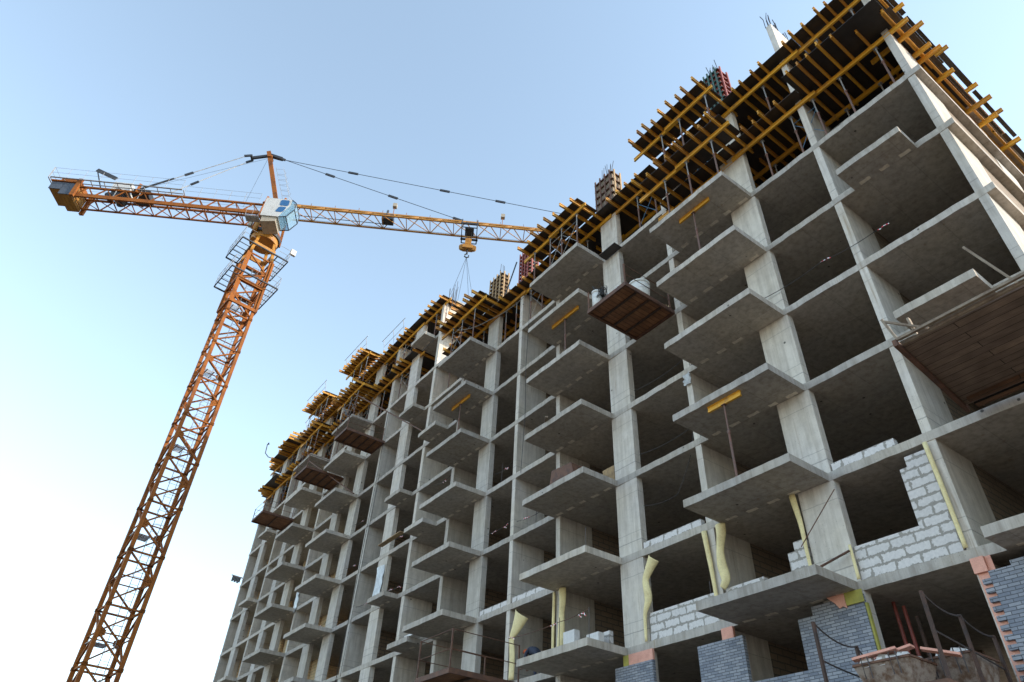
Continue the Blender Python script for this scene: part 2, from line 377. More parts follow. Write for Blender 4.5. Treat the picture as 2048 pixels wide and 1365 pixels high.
# rebar starter bars over column and wall heads
def starters(x0, x1, z0, h, n, name='starter_bars', y=.14):
    s = MB()
    for i in range(n):
        x = x0+(x1-x0)*(i+.5)/n+random.uniform(-.04,.04); yy = y+random.uniform(-.12,.12); hh = h*random.uniform(.6,1.1)
        s.tube([(x,yy,z0),(x+random.uniform(-.03,.03),yy,z0+hh*.6),(x+random.uniform(-.08,.08),yy+random.uniform(-.08,.08),z0+hh)], .017, 4)
    s.build(name, M['rebar'], bld)
starters(-3.5,-3.3,8.9,1.1,5,y=.1); starters(-3.5,-3.3,8.9,1.2,5,y=.8); starters(-3.5,-3.3,8.9,1.2,4,y=1.4); starters(-6.9,-6.2,8.9,1.4,8); starters(-14.4,-13.4,8.6,1.6,9); starters(-21.2,-20.9,6,3.4,5,y=.5)
starters(-24.3,-23.4,8.7,1.4,8); starters(-28.4,-26.8,6,3.6,12,y=.5); starters(-31.,-29.6,11.2,2.3,10,y=.4); starters(-34.6,-33.5,11.7,1.5,6)
starters(-37.4,-37.1,11.7,1.3,5,y=.5); starters(-41,-40,11.7,1.5,6); starters(-44,-43,11.7,1.2,5)

# ------------------------------------------------------------------ formwork decks
def h20(length, axis):
    s = MB(); h = .2
    for (w, z0, z1) in ((.08,0,.04),(.034,.04,.16),(.08,.16,.2)):
        if axis == 'y': s.box(-w/2, w/2, 0, length, z0, z1)
        else: s.box(0, length, -w/2, w/2, z0, z1)
    return s
MESH = {}
def beam(name, axis, length, loc, mat, label, cat, group):
    key = (axis, round(length,1), mat)
    if key not in MESH: MESH[key] = h20(length, axis).mesh(name, M[mat])
    o = bpy.data.objects.new(name, MESH[key]); COL.objects.link(o); o.location = loc
    return tag(o, label, cat, group)
def clear_of_structure(x):
    for a, b_ in [(p, p+w) for p, w in XW]+XC:
        if a-.06 < x < b_+.06: return False
    return True
BALC3 = (-10.3,-5.7); 
def deck(desc, z, xr, xl, edge, jy0, jlen, sp, skip=(), far=(), back=True):
    "facade deck: joists run into the building, girders along the facade, plywood on top"
    i = 0; x = xr
    while x > xl:
        xx = x+random.uniform(-.08,.08)
        y0 = jy0+random.uniform(-.14,.10)
        for a, b_, yy in far:
            if a < xx < b_: y0 = yy+random.uniform(-.12,.1)
        inb = any(a < xx < b_ for a, b_ in skip)
        if inb: y0 = .95
        if clear_of_structure(xx) or inb:
            if inb: y0 = .95
            i += 1
            beam('formwork_joist', 'y', round(jlen-(y0-jy0) if inb else jlen, 1), (xx, y0, z-.22), 'yellow',
                 'yellow joist, %s from the right under the %s' % (ordn(i), desc), 'timber beam', 'joists under the formwork decks')
        x -= sp*random.choice((.8,.95,1,1.05,1.25))
    # girders
    rows = [(-.05,'front')]+([(1.4,'inner')] if back else [])
    for yy, nm in rows:
        x = xr+.45; j = 0
        while x > xl-.3:
            l = 3.9 if nm == 'front' else 4.5; x0 = max(x-l, xl-.5); j += 1
            if x-x0 > .8:
                beam('formwork_girder', 'x', round(x-x0,1), (x0, yy+(.085 if j % 2 else 0), z-.42), 'string',
                     'yellow girder, %s from the right, %s row, %s' % (ordn(j), nm, desc), 'timber beam', 'girders under the formwork decks')
            x = x0+.35 if x0 > xl-.4 else x0
            if x0 <= xl-.45: break
    # plywood sheets
    x = xr+.12; j = 0
    while x > xl+.1:
        x0 = max(xl, x-random.choice((2.5,3.1,3.7))); j += 1
        e = edge+random.uniform(-.05,.05)
        for a, b_, yy in far:
            if a < (x+x0)/2 < b_: e = yy+.12
        o = MB().box(x0+.006, x, e, 5.2, z-.02, z).build('plywood_sheet', M['ply'], org=(x0, e, z-.02))
        tag(o, 'dark plywood sheet, %s from the right on the %s' % (ordn(j), desc), 'plywood sheet', 'plywood sheets on the formwork decks'); x = x0
def balcony_deck(desc, z, xr, xl, n):
    for i in range(n):
        xx = xr-.2-(xr-xl-.4)*i/(n-1)+random.uniform(-.09,.09)
        y0 = -2.3+random.uniform(-.22,.15)
        beam('formwork_joist', 'y', 2.9, (xx, y0, z-.22), 'yellow', 'yellow joist, %s from the right under the %s' % (ordn(i+1), desc), 'timber beam', 'joists under the formwork decks')
    w = xr-xl; mid = xl+w*.47
    for j, (a, b_) in enumerate(((mid-.3, xr+.15),(xl-.35, mid+.35))):
        beam('formwork_girder', 'x', round(b_-a,1), (a, -1.55+.085*j, z-.42), 'string', 'yellow outer girder, %s half of the %s' % (('right','left')[j], desc), 'timber beam', 'girders under the formwork decks')
    o = MB().box(xl, xr, -1.95, -.62, z-.02, z).build('plywood_sheet', M['ply'], org=(xl, -1.95, z-.02))
    tag(o, 'dark plywood sheet on the %s' % desc, 'plywood sheet', 'plywood sheets on the formwork decks')
# prop prototype (unit height parts are rebuilt per height)
PR = {}
def prop(loc, h, label, mats=('prop','galv'), group='steel props under the formwork'):
    key = (round(h,2), mats)
    if key not in PR:
        r = empty('steel_prop', loc)
        s = MB(); s.tube([(0,0,.008),(0,0,h*.62)], .036, 8); s.box(-.07,.07,-.07,.07,0,.01); s.tube([(0,0,h*.60),(0,0,h*.64)], .05, 8)
        s.tube([(-.09,0,h*.63),(.09,0,h*.63)], .01, 5)
        o = bpy.data.objects.new('outer_tube', s.mesh('outer_tube', M[mats[0]])); COL.objects.link(o); o.parent = r
        s = MB(); s.tube([(0,0,h*.62),(0,0,h-.012)], .026, 8); s.box(-.07,.07,-.07,.07,h-.012,h)
        for a in (-.06,.06): s.box(a-.006,a+.006,-.05,.05,h,h+.001)
        o = bpy.data.objects.new('inner_tube', s.mesh('inner_tube', M[mats[1]])); COL.objects.link(o); o.parent = r
        PR[key] = r
    else:
        r = copy_tree(PR[key]); r.location = loc
    return tag(r, label, 'prop', group)
def props(desc, xr, xl, y, zb, zt, sp, row, frames=True):
    i = 0; x = xr; last = None
    while x > xl:
        xx = x+random.uniform(-.15,.15)
        if all(not (a-.1 < xx < b_+.1) for a, b_ in [(p,p+w) for p,w in XW]+XC) or y > .5 or y < -.4:
            i += 1; prop((xx, y, zb), zt-zb, 'rusty prop, %s from the right, %s row, %s' % (ordn(i), row, desc))
            if frames and last is not None and random.random() < (.28 if 'right' in desc else .45) and abs(last-xx) < sp*1.4:
                s = MB(); h = zt-zb; mt = random.choice(('bluesteel','galv','prop','galv'))
                s.tube([(xx,y+.045,zb+h*.18),(last,y+.045,zb+h*.8)], .013, 5); s.tube([(xx,y+.07,zb+h*.8),(last,y+.07,zb+h*.18)], .013, 5)
                s.tube([(xx,y+.045,zb+h*.84),(last,y+.045,zb+h*.84)], .013, 5)
                o = s.build('cross_brace', M[mt], org=(xx, y+.05, zb+h*.18))
                tag(o, 'cross brace by the %s prop, %s row, %s' % (ordn(i), row, desc), 'brace', 'braces between the props')
            last = xx
        x -= sp
dA2 = 'top deck at the right end'; dA1 = 'lower deck at the right end'
dB = 'deck over the middle bays'; dC4 = 'top deck at the left end'; dC3 = 'second deck at the left end'
deck(dA2, 6.0, .42, -10.2, -.52, -.76, 3.2, .50, skip=[BALC3])
deck(dA1, 3.0, .42, -10.2, -.52, -.76, 3.2, .50, skip=[BALC3], far=[(-3.6,-.7,-1.42)])
deck(dB, 6.0, -10.5, -29.1, -.55, -.72, 3.2, .62, skip=[(-18.5,-14.0),(-27.3,-22.6)])
deck(dC4, 12.0, -30.3, -64.0, -.50, -.74, 3.2, .50, skip=[(-43.6,-39.3),(-51.2,-46.9)], far=[(-59.2,-55,-1.5),(-62.6,-59.2,-1.15)], back=False)
deck(dC3, 9.0, -33.3, -64.0, -.50, -.74, 3.2, .54, skip=[(-43.6,-39.3),(-51.2,-46.9)], far=[(-62.8,-60.2,-1.25)], back=False)
balcony_deck('upper balcony deck beside the wooden column form', 6.0, -5.98, -10.15, 9)
balcony_deck('lower balcony deck beside the wooden column form', 3.0, -5.6, -10.1, 8)
balcony_deck('balcony deck by the jib tip', 6.0, -14.0, -18.6, 8)
balcony_deck('balcony deck below the hook', 6.0, -22.6, -27.1, 9)
balcony_deck('top balcony deck with handrail', 12.0, -39.3, -43.4, 10)
balcony_deck('balcony deck beneath the handrail deck', 9.0, -39.3, -43.6, 9)
balcony_deck('top balcony deck nearest the left end', 12.0, -46.9, -51.1, 10)
balcony_deck('second balcony deck nearest the left end', 9.0, -46.9, -51.2, 7)
# second joist row further inside, under the right-hand decks
for z, d in ((6.0, dA2), (3.0, dA1)):
    x = .3; i = 0
    while x > -10:
        i += 1
        beam('formwork_joist', 'y', 3.0, (x+random.uniform(-.08,.08), 2.25, z-.22), 'yellow', 'brownish inner joist, %s from the right under the %s' % (ordn(i), d), 'timber beam', 'joists under the formwork decks'); x -= .85
# girder ends and short beams overhanging the right-hand side
for i, (y, z, x1) in enumerate([(.55,2.58,1.12),(1.85,2.58,1.05),(3.05,2.58,.86),(5.15,2.58,1.15),(6.1,2.58,.92),(7.85,2.58,.95),(4.4,5.58,1.0),(6.9,5.58,.9),(8.9,5.58,.95)]):
    beam('formwork_girder', 'x', 1.9, (x1-1.9, y, z), 'string', 'yellow girder end, %s from the facade, jutting past the right side wall' % ordn(i+1), 'timber beam', 'girder ends past the side wall')
for i, (x, y, l, z) in enumerate([(.47,-.75,3.9,2.78),(.46,3.0,3.9,2.78),(.44,6.8,4.5,2.78),(.40,.4,3.9,5.78),(.40,4.3,3.9,5.78),(.40,8.1,3.9,5.78),(.20,2.6,3.9,2.78),(.2,6.4,3.9,2.78)]):
    beam('formwork_joist', 'y', l, (x, y, z), 'yellow', 'long joist running along the right side wall, %s in order of depth' % ordn(i+1), 'timber beam', 'joists along the side wall')
for i, (y0, y1, z) in enumerate([(-.5,2.1,5.98),(2.25,4.6,5.98),(4.7,7.3,5.98),(7.4,11,5.98),(-.6,3.2,2.98),(3.3,7.4,2.98),(7.5,12,2.98)]):
    tag(MB().box(.545,.72+random.uniform(-.08,.05),y0,y1,z,z+.018).build('plywood_sheet', M['ply'], org=(.545,y0,z)), 'dark plywood strip along the right side wall, %s from the facade' % ordn(i+1), 'plywood sheet', 'plywood strips along the side wall')
    
props(dA1, -.5, -5.6, .1, .24, 2.58, 1.15, 'front'); props('lower right deck by the balcony', -7.6, -10, .1, .24, 2.58, 1.2, 'front')
props(dA1, -.9, -10, 1.45, .24, 2.58, 1.6, 'inner')
props(dA2, -.6, -10, .1, 3.246, 5.58, 1.35, 'front'); props(dA2, -.9, -10, 1.45, 3.246, 5.58, 1.6, 'inner')
props(dB, -10.8, -28.8, .1, 3.24, 5.58, 1.2, 'front'); props(dB, -11, -28.8, 1.45, 3.24, 5.58, 2.0, 'inner')
props(dC3, -33.6, -63.5, .1, 6.24, 8.58, 1.3, 'front'); props(dC4, -30.4, -63.5, .1, 9.246, 11.58, 1.5, 'front')
bx = 'balcony deck'
props('lower balcony deck by the wooden column form', -6.5, -10, -1.5, .24, 2.58, 1.25, 'outer')
props('upper balcony deck by the wooden column form', -6.4, -10, -1.5, 3.0, 5.58, 1.25, 'outer')
props('balcony deck by the jib tip', -14.6, -18.0, -1.5, 3.24, 5.58, 1.1, 'outer')
props('balcony deck below the hook', -23.7, -26.8, -1.5, 3.24, 5.58, 1.2, 'outer')
props('second balcony deck with handrail', -40.0, -43.2, -1.5, 6.24, 8.58, 1.2, 'outer'); props('topmost balcony deck with handrail', -39.6, -43.2, -1.5, 9.0, 11.58, 1.2, 'outer')
props('second balcony deck near left end', -47.6, -50.9, -1.5, 6.24, 8.58, 1.2, 'outer'); props('topmost balcony deck near left end', -47.2, -50.9, -1.5, 9.0, 11.58, 1.2, 'outer')
# re-propped balconies: one prop and one yellow beam each
for i, (x, zt, zb, d, y) in enumerate([(-8.0,0,-2.76,'uppermost balcony of the right stack',-1.3),(-16.0,0,-2.76,'balcony left of the brown platform',-1.12),(-25.1,0,-2.76,'balcony below the crane hook',-1.0),(-8.05,-9,-11.76,'fourth balcony of the right stack',-1.5)]):
    beam('formwork_girder', 'x', (1.5,1.85,1.75,1.25)[i], (x-(.7,.95,.9,.6)[i], y, zt-.2), 'string', 'lone yellow beam held against the underside of the %s' % d, 'timber beam', 'lone beams under balconies')
    prop((x, y, zb), zt-.2-zb, 'lone steel prop under the yellow beam of the %s' % d, ('prop','prop'), 'lone props on balconies')

# ------------------------------------------------------------------ column forms on the deck
def panel_form(name, loc, w, d, h, lab, frame, face, rib, front=None, nr=6):
    r = empty(name, loc, lab, 'column formwork'); x, y, z = loc
    MB().box(x, x+w, y, y+d, z, z+h).build('form_panel', M[face], r)
    s = MB()
    for i in range(nr+1):
        zz = z+.1+(h-.25)*i/nr; s.box(x-.06, x+w+.06, y-.09, y-.002, zz, zz+.07)
    s.build('front_waler', M[front or rib], r)
    s = MB()
    for i in range(nr+1):
        zz = z+.1+(h-.25)*i/nr; s.box(x+w+.002, x+w+.09, y-.05, y+d+.05, zz, zz+.07)
    s.build('side_waler', M[rib], r)
    s = MB()
    for i in range(4):
        xx = x+.02+(w-.12)*i/3; s.box(xx, xx+.07, y-.15, y-.092, z, z+h+.08)
    s.build('front_upright', M[front or frame], r)
    s = MB()
    for i in range(2):
        yy = y+.02+(d-.12)*i; s.box(x+w+.092, x+w+.15, yy, yy+.08, z, z+h+.08)
    s.build('side_upright', M[frame], r)
    return r
panel_form('wooden_column_form', (-14.55,-.05,6.0), 1.2, .55, 3.0, 'tall timber framed column form rising above the deck behind the balcony at centre', 'wood', 'grey_wood', 'rust', front='rust', nr=5)
panel_form('red_column_form', (-6.95,.0,6.0), .75, .6, 3.3, 'red steel column form with green left side on the right deck', 'redsteel', 'redsteel', 'redsteel', front='greensteel', nr=8)
panel_form('red_column_form', (-21.3,-.05,6.0), .9, .55, 2.9, 'dark red panel form at the left edge of the deck by the jib tip', 'redsteel', 'greensteel', 'redsteel', nr=9)
panel_form('wooden_column_form', (-24.45,-.05,6.0), 1.2, .45, 3.1, 'slender raw timber column form with dark slats, left of the jib tip', 'wood', 'wood', 'rustdark', nr=9)
for (p, q, lab) in [((-24.6,-.3,8.2),(-26.3,-.5,6.0),'slanted steel push prop holding the slender timber column form'),((-21.4,-.3,8.4),(-22.3,-.45,6.0),'slanted steel push prop left of the dark red panel form')]:
    tag(MB().tube([p,q], .04, 7).build('push_prop', M['dark'], org=q), lab, 'brace', 'push props on the deck')

# ------------------------------------------------------------------ guard rails on the left decks
def guard(lab, pts, h=1.05, lean=(0,-.25)):
    p0 = pts[0]; s = MB(); tops = []
    for p in pts:
        t = (p[0]+lean[0], p[1]+lean[1], p[2]+h); s.tube([p,t], .022, 6); tops.append(t)
    a = Vector(tops[0]); b_ = Vector(tops[-1]); e = (b_-a).normalized()*.3
    s.tube([a-e, b_+e], .024, 6)
    for i in range(len(pts)-1):
        s.tube([Vector(pts[i]).lerp(Vector(tops[i]),.5), Vector(pts[i+1]).lerp(Vector(tops[i+1]),.5)], .016, 6)
    o = s.build('guard_rail', M['galv'], org=p0); tag(o, lab, 'railing', 'guard rails on the left decks')
guard('tube guard rail on the topmost balcony deck below the crane mast', [(-47.1,-1.85,12),(-49,-1.85,12),(-50.8,-1.85,12)])
guard('tube guard rail on the topmost balcony deck left of the hook', [(-39.4,-1.85,12),(-41.2,-1.85,12),(-43.0,-1.85,12)])
guard('tube guard rail along the deck edge right of the two balcony rails', [(-35.8,-.5,12),(-37.4,-.5,12),(-39.0,-.5,12)], 1.25)
guard('short tube guard rail on the deck edge nearest the left end', [(-52.4,-.5,12),(-54.4,-.5,12)], 1.0)
s = MB(); s.tube([(-61.6,-.6,12.0),(-62.7,-.75,12.6),(-64.6,-.8,13.6),(-66.3,-.8,14.8),(-66.5,-.8,15.9)], .05, 8); s.tube([(-66.5,-.8,15.9),(-66.1,-.8,15.95),(-65.9,-.8,15.7)], .06, 8)
tag(s.build('lamp_bracket', M['dark'], org=(-61.6,-.6,12.0)), 'thin dark curved pole leaning out from the topmost deck at far left', 'bracket')
s = MB(); s.bar((-64.1,.3,.9),(-69.0,.2,2.6),.14,.1); 
r = empty('outrigger_arm', (-64.1,.3,.9), 'rusty bracket with hanging dark clamps jutting from the left wall', 'bracket'); s.build('arm', M['rust'], r)
for i in range(6):
    t = .4+.11*i; x = -64.1-4.9*t; z = .9+1.7*t
    MB().bar((x,.28,z-.05),(x-.1,.28,z-.45-.1*(i % 2)),.16,.12).build('clamp', M['dark'], r)

# ------------------------------------------------------------------ loading platforms
def platform(lab, x0, x1, y0, y1, z, rails=True, deckmat='ply_rust', nrib=4, left=True, right=True, front=True, rh=1.05):
    r = empty('loading_platform', ((x0+x1)/2, y1, z), lab, 'loading platform', None)
    s = MB(); f = .12
    for a, b_ in ((y0, y0+.08),(y1-.08, y1)): s.box(x0, x1, a, b_, z-f, z+.06)
    for a, b_ in ((x0, x0+.08),(x1-.08, x1)): s.box(a, b_, y0+.082, y1-.082, z-f, z+.06)
    s.build('frame', M['rust'], r)
    s = MB()
    for i in range(1, nrib): 
        y = y0+(y1-y0)*i/nrib; s.box(x0+.082, x1-.082, y-.03, y+.03, z-f+.01, z-.024)
    s.build('rib', M['rustdark'], r)
    MB().box(x0+.082, x1-.082, y0+.082, y1-.082, z-.02, z+.02).build('deck', M[deckmat], r)
    if rails:
        s = MB(); c = [(x0+.05,y0+.05),(x1-.05,y0+.05),(x1-.05,y1-.2),(x0+.05,y1-.2)]
        for x, y in c: s.box(x-.025,x+.025,y-.025,y+.025,z+.062,z+rh)
        for on, i, j in ((front,0,1),(right,1,2),(left,3,0)):
            if on:
                for hh in (.52,1.0): s.tube([(*c[i],z+rh*hh-.02),(*c[j],z+rh*hh-.02)], .016, 6)
        s.build('railing', M['rust'], r)
    return r
platform('rusty brown loading platform carrying white tubs, beside the central column', -12.72,-10.55,-2.72,-.03,-2.86, nrib=4, front=False, left=False)
platform('brown platform with ribbed underside hanging left of centre, upper of the pair', -38.8,-36.8,-2.95,-.03,3.1, nrib=5)
platform('brown ribbed platform just left of and below its twin under the yellow decks', -45.7,-43.35,-3.0,-.03,2.9, nrib=5)
platform('small caged platform at the far left edge of the building', -55.6,-52.9,-2.75,-.03,2.85, nrib=2)
platform('rusty railed platform at the bottom edge of the photo', -22.3,-19.9,-3.3,-.03,-15.02, nrib=3, rh=1.4)
# timber platform at the right edge
r = empty('timber_platform', (-.9,-.4,-11.7), 'broad dark plank platform with brown edge boards at the right edge', 'loading platform')
MB().prism([(-1.93,-3.6),(3.0,-3.5),(3.0,-.42),(-2.2,-.42)],-11.74,-11.68).build('deck', M['plank_w'], r)
s = MB(); s.bar((-1.97,-3.85,-11.76),(-2.27,-.25,-11.76),.09,.16); s.build('side_beam', M['rust'], r)
s = MB()
for y, zz, w in ((-3.66,-11.74,.07),(-3.76,-11.66,.06),(-3.86,-11.72,.05)): s.bar((-1.9,y,zz),(3.0,y+random.uniform(-.06,.06),zz+random.uniform(-.02,.06)),w,.06)
s.build('edge_board', M['grey_wood'], r)
s = MB(); s.box(-2.05,3,-.40,-.2,-11.78,-11.70); s.box(-2.05,3,-.75,-.62,-11.83,-11.742); s.build('bearer', M['plank'], r)
s = MB(); s.bar((-1.95,-3.7,-11.6),(-2.1,-3.7,-10.95),.05); s.bar((-2.1,-3.7,-11.0),(-1.35,-3.55,-11.6),.045); s.bar((-1.62,-3.5,-11.66),(-1.66,-3.5,-11.1),.10,.05); s.bar((.42,-3.55,-11.66),(-.12,-3.5,-10.15),.07,.05)
s.build('railing', M['grey_wood'], r)

# tubs and coils on the brown platform
def tub(x, y, z, r1, r2, h, lab, cat='tub'):
    s = MB(); s.tube([(x,y,z),(x,y,z+h*.9)], r1, 20, r2); s.tube([(x,y,z+h*.9),(x,y,z+h)], r2*1.06, 20)
    o = s.build('plastic_tub', M['bucket'], org=(x,y,z)); o.location = (x,y,z)
    for p in o.data.polygons: p.use_smooth = len(p.vertices) == 4
    return tag(o, lab, cat, 'white tubs on the platform')
tub(-11.0,-1.45,-2.84,.36,.41,.88,'big white plastic tub at the right rail of the brown platform'); 
tub(-11.25,-2.35,-2.84,.16,.17,.38,'small white pail left of the big tub on the brown platform')
tub(-12.5,-2.35,-2.84,.20,.21,1.05,'tall slim white barrel at the left corner of the brown platform'); tub(-12.22,-1.9,-2.84,.22,.23,.9,'white barrel behind the slim one on the brown platform')
s = MB()
for i in range(16):
    a = random.uniform(.25,.5); ph = random.uniform(0,6); pts = []
    for t in range(9):
        u = t/8*4.2+ph; pts.append((-12.3+a*math.cos(u)*.9+random.uniform(-.03,.03), -2.35+a*math.sin(u)*.35, -2.0+.22*math.sin(u*1.3+i)+random.uniform(-.05,.05)))
    s.tube(pts, .012, 4)
for i in range(5):
    pts = [(-12.5+.1*i,-2.3,-2.0)]
    for t in range(1,6): pts.append((-12.5+.1*i-.1*t*random.uniform(.3,1.2), -2.3+random.uniform(-.1,.1), -2.0+.22*t*random.uniform(.5,1.1)))
    s.tube(pts, .008, 4)
s.tube([(-12.25,-2.3,-2.1),(-12.25,-2.3,-1.79)], .1, 6)
tag(s.build('wire_coil', M['cable'], org=(-12.3,-2.35,-1.79)), 'tangled dark wire coil lying on the slim white barrels', 'wire')
# timber stacked inside, behind the brown platform
s = MB()
for i in range(9): s.bar((-12.6+i*.17,.55+.05*(i % 3),-2.70),(-12.75+i*.17,.72,-.55-.12*i),.05,.1)
tag(s.build('timber_stack', M['wood'], org=(-12.6,.6,-2.75)), 'loose timber laths leaning inside the bay behind the brown platform', 'timber')
tag(MB().box(-9.95,-9.2,-.9,-.2,-.62,-.34).build('timber_box', M['wood'], org=(-9.9,-.9,-.62)), 'short yellow-brown crate of boards hanging left of the right balcony stack', 'crate') if False else None

# ------------------------------------------------------------------ blockwork
def bw(name, lab, boxes, mat='aac', cat='block wall', grp=None):
    o0 = boxes[0]; s = MB()
    for b_ in boxes: s.box(*b_)
    o = s.build(name, M[mat], org=(o0[0], o0[2], o0[4])); return tag(o, lab, cat, grp)
Z5 = -15+T; Z4 = -12+T; Z6 = -18+T
bw('block_wall', 'white block wall with low sill and tall right end, between yellow foam strips', [(-6.08,-3.6,.03,.23,Z5,Z5+.86),(-4.35,-3.6,.03,.23,Z5+.862,Z5+2.35),(-4.15,-3.6,.03,.23,Z5+2.352,Z5+2.62)])
bw('block_wall', 'low white block wall with smeared grey joints beside the curled foam strip', [(-13.3,-10.56,.03,.23,Z5,Z5+.86)])
bw('block_row', 'single row of white blocks on the slab edge under the timber platform', [(-6.05,-4.25,.03,.23,Z4,Z4+.24)])
bw('block_row', 'single row of white blocks on the slab above the curled foam strip', [(-13.3,-10.75,.03,.23,Z4,Z4+.24)])
bw('block_row', 'short row of white blocks on the slab left of the balcony with the worker', [(-23.3,-21.3,.03,.23,Z4,Z4+.24)])
bw('block_row', 'row of white blocks on the slab edge above the worker', [(-20.9,-18.4,.03,.23,Z4,Z4+.24)])
bw('block_row', 'white block row on the balcony left of the foam strip at the right column', [(-10.2,-8.85,.03,.23,Z5,Z5+.86)])
bw('block_row', 'stepped stack of white blocks left of the broad column at right', [(-7.95,-7.32,.03,.23,Z5,Z5+1.25),(-7.72,-7.32,.03,.23,Z5+1.252,Z5+1.5)])
bw('block_row', 'white block row along the balcony with standing block', [(-17.5,-15.0,-.15,.02,Z5,Z5+.66)], 'aac')
tag(MB().box(-17.05,-16.45,-.45,-.2,Z5,Z5+.95).build('loose_block', M['aacclean'], org=(-17.05,-.45,Z5)), 'clean white block standing upright on the balcony right of the worker', 'block')
tag(MB().box(-15.65,-15.05,-.6,-.35,Z5,Z5+.55).build('loose_block', M['aacclean'], org=(-15.65,-.6,Z5)), 'white block at the right end of the balcony block row', 'block')
bw('block_row', 'white block row under the balcony with the worker', [(-20.9,-18.2,.03,.23,Z6,Z6+2.5)])
# grey facing brick
def brickw(lab, x0, x1, z1, z0=GZ, y0=-.16, y1=-.03, extra=()):
    bs = [(x0,x1,y0,y1,z0,z1)]+list(extra); return bw('brick_wall', lab, bs, 'brick', 'brick wall')
brickw('grey brick panel with stepped top under the right balcony stack', -7.95,-6.1,-15.32, extra=[(-7.5,-6.1,-.16,-.03,-15.318,-15.1)])
brickw('tall grey brick panel left of centre under the low block wall', -11.34,-9.73,-15.33)
brickw('grey brick panel under the broad central column at the bottom edge', -14.8,-13.15,-15.34)
brickw('low grey brick sill between the two brick panels', -9.728,-7.952,-16.53)
# toothed brick at the right edge
bs = [(-3.22,1.2,-.16,-.03,GZ,-15.36),(-2.75,1.2,-.16,-.03,-15.358,-15.26)]
z = -15.5
while z > -19:
    bs.append((-3.40,-3.222,-.16,-.03,z-.10,z)); z -= .19
bw('brick_wall', 'grey brick wall with toothed left edge over pink insulation at right', bs, 'brick', 'brick wall')
def ins(lab, x0, x1, z0, z1, y0=-.12, y1=-.026, mat='pink'):
    return tag(MB().box(x0,x1,y0,y1,z0,z1).build('insulation_board', M[mat], org=(x0,y0,z0)), lab, 'insulation', 'insulation boards on the facade')
ins('pink insulation strip behind the toothed brick wall at right', -3.47,-3.1,-19,-15.01, -.06,-.024); 
ins('pink insulation head above the toothed brick wall', -3.5,-3.22,-15.34,-15.01, -.14,-.062)
ins('pink insulation board over the central brick panel', -14.2,-13.16,-15.33,-15.01); ins('lime insulation piece beside the pink board at the central column', -14.45,-14.21,-15.33,-15.01,mat='limeins')
ins('small pink insulation piece above the tall brick panel', -10.45,-10.05,-15.33,-15.01)
ins('lime insulation corner and strip on the right brick panel', -6.52,-6.06,-15.31,-15.01, -.20,-.165, mat='limeins')
ins('lime insulation strip at the right edge of the right brick panel', -6.098,-6.045,-17.8,-15.32, mat='limeins')
tag(MB().hull([(-7.0,-.2,-15.01),(-6.53,-.2,-15.01),(-6.53,-.2,-15.36),(-6.62,-.2,-15.3),(-6.72,-.2,-15.33),(-6.8,-.2,-15.2)], [(-7.0,-.165,-15.01),(-6.53,-.165,-15.01),(-6.53,-.165,-15.36),(-6.62,-.165,-15.3),(-6.72,-.165,-15.33),(-6.8,-.165,-15.2)]).build('insulation_board', M['pink'], org=(-7,-.2,-15.36)), 'torn orange-pink insulation scrap under the right balcony', 'insulation', 'insulation boards on the facade')

# ------------------------------------------------------------------ foam sheets
def foam(lab, path, widths, y=-.06, curl=.35, thick=.02, turn=None):
    "path: (x,z) from bottom to top, cross-section an open arc"
    s = MB(); n = 9; base = len(s.v); rows = []
    P = []; m = len(path)
    for i in range(m-1):
        for t in range(6): u = t/6; P.append((path[i][0]+(path[i+1][0]-path[i][0])*u, path[i][1]+(path[i+1][1]-path[i][1])*u, widths[i]+(widths[i+1]-widths[i])*u))
    P.append((path[-1][0], path[-1][1], widths[-1]))
    # smooth
    for _ in range(3):
        P = [P[0]]+[tuple((P[i-1][k]+2*P[i][k]+P[i+1][k])/4 for k in range(3)) for i in range(1,len(P)-1)]+[P[-1]]
    for i, (x, z, w) in enumerate(P):
        d = Vector((P[min(i+1,len(P)-1)][0]-P[max(i-1,0)][0], 0, P[min(i+1,len(P)-1)][1]-P[max(i-1,0)][1])).normalized()
        side = Vector((d.z,0,-d.x))
        for lay in (0,1):
            for k in range(n):
                a = -1+2*k/(n-1); off = side*(a*w/2); dep = -curl*w*(1-a*a)-lay*0
                nrm = Vector((a*.6*side.x, -1, a*.6*side.z)).normalized()
                p = Vector((x, y+dep, z))+off+nrm*(thick*(.5 if lay == 0 else -.5)); s.v.append(tuple(p))
    R2 = 2*n
    for i in range(len(P)-1):
        for k in range(n-1):
            a = i*R2+k; s.f.append((a,a+1,a+R2+1,a+R2)); b_ = a+n; s.f.append((b_+1,b_,b_+R2,b_+R2+1))
        a = i*R2; s.f.append((a,a+R2,a+R2+n,a+n)); a = i*R2+n-1; s.f.append((a+R2,a,a+n,a+R2+n))
    for i, fl in ((0,0),(len(P)-1,1)):
        for k in range(n-1):
            a = i*R2+k; q = (a,a+n,a+n+1,a+1); s.f.append(q if not fl else q[::-1])
    o = s.build('foam_sheet', M['foam'], org=(path[0][0], y, path[0][1]), smooth=True)
    return tag(o, lab, 'foam sheet', 'yellow foam sheets on the facade')
foam('cream foam strip with curled folded head beside the low block wall', [(-13.42,-14.76),(-13.4,-13.9),(-13.15,-13.5),(-13.27,-12.85),(-12.95,-12.45),(-12.78,-12.25)], [.10,.14,.34,.26,.42,.52], y=-.07)
foam('narrow cream foam strip left of the thin pier, right bay', [(-10.45,-14.72),(-10.5,-13.4),(-10.6,-12.04)], [.10,.15,.20], y=-.07)
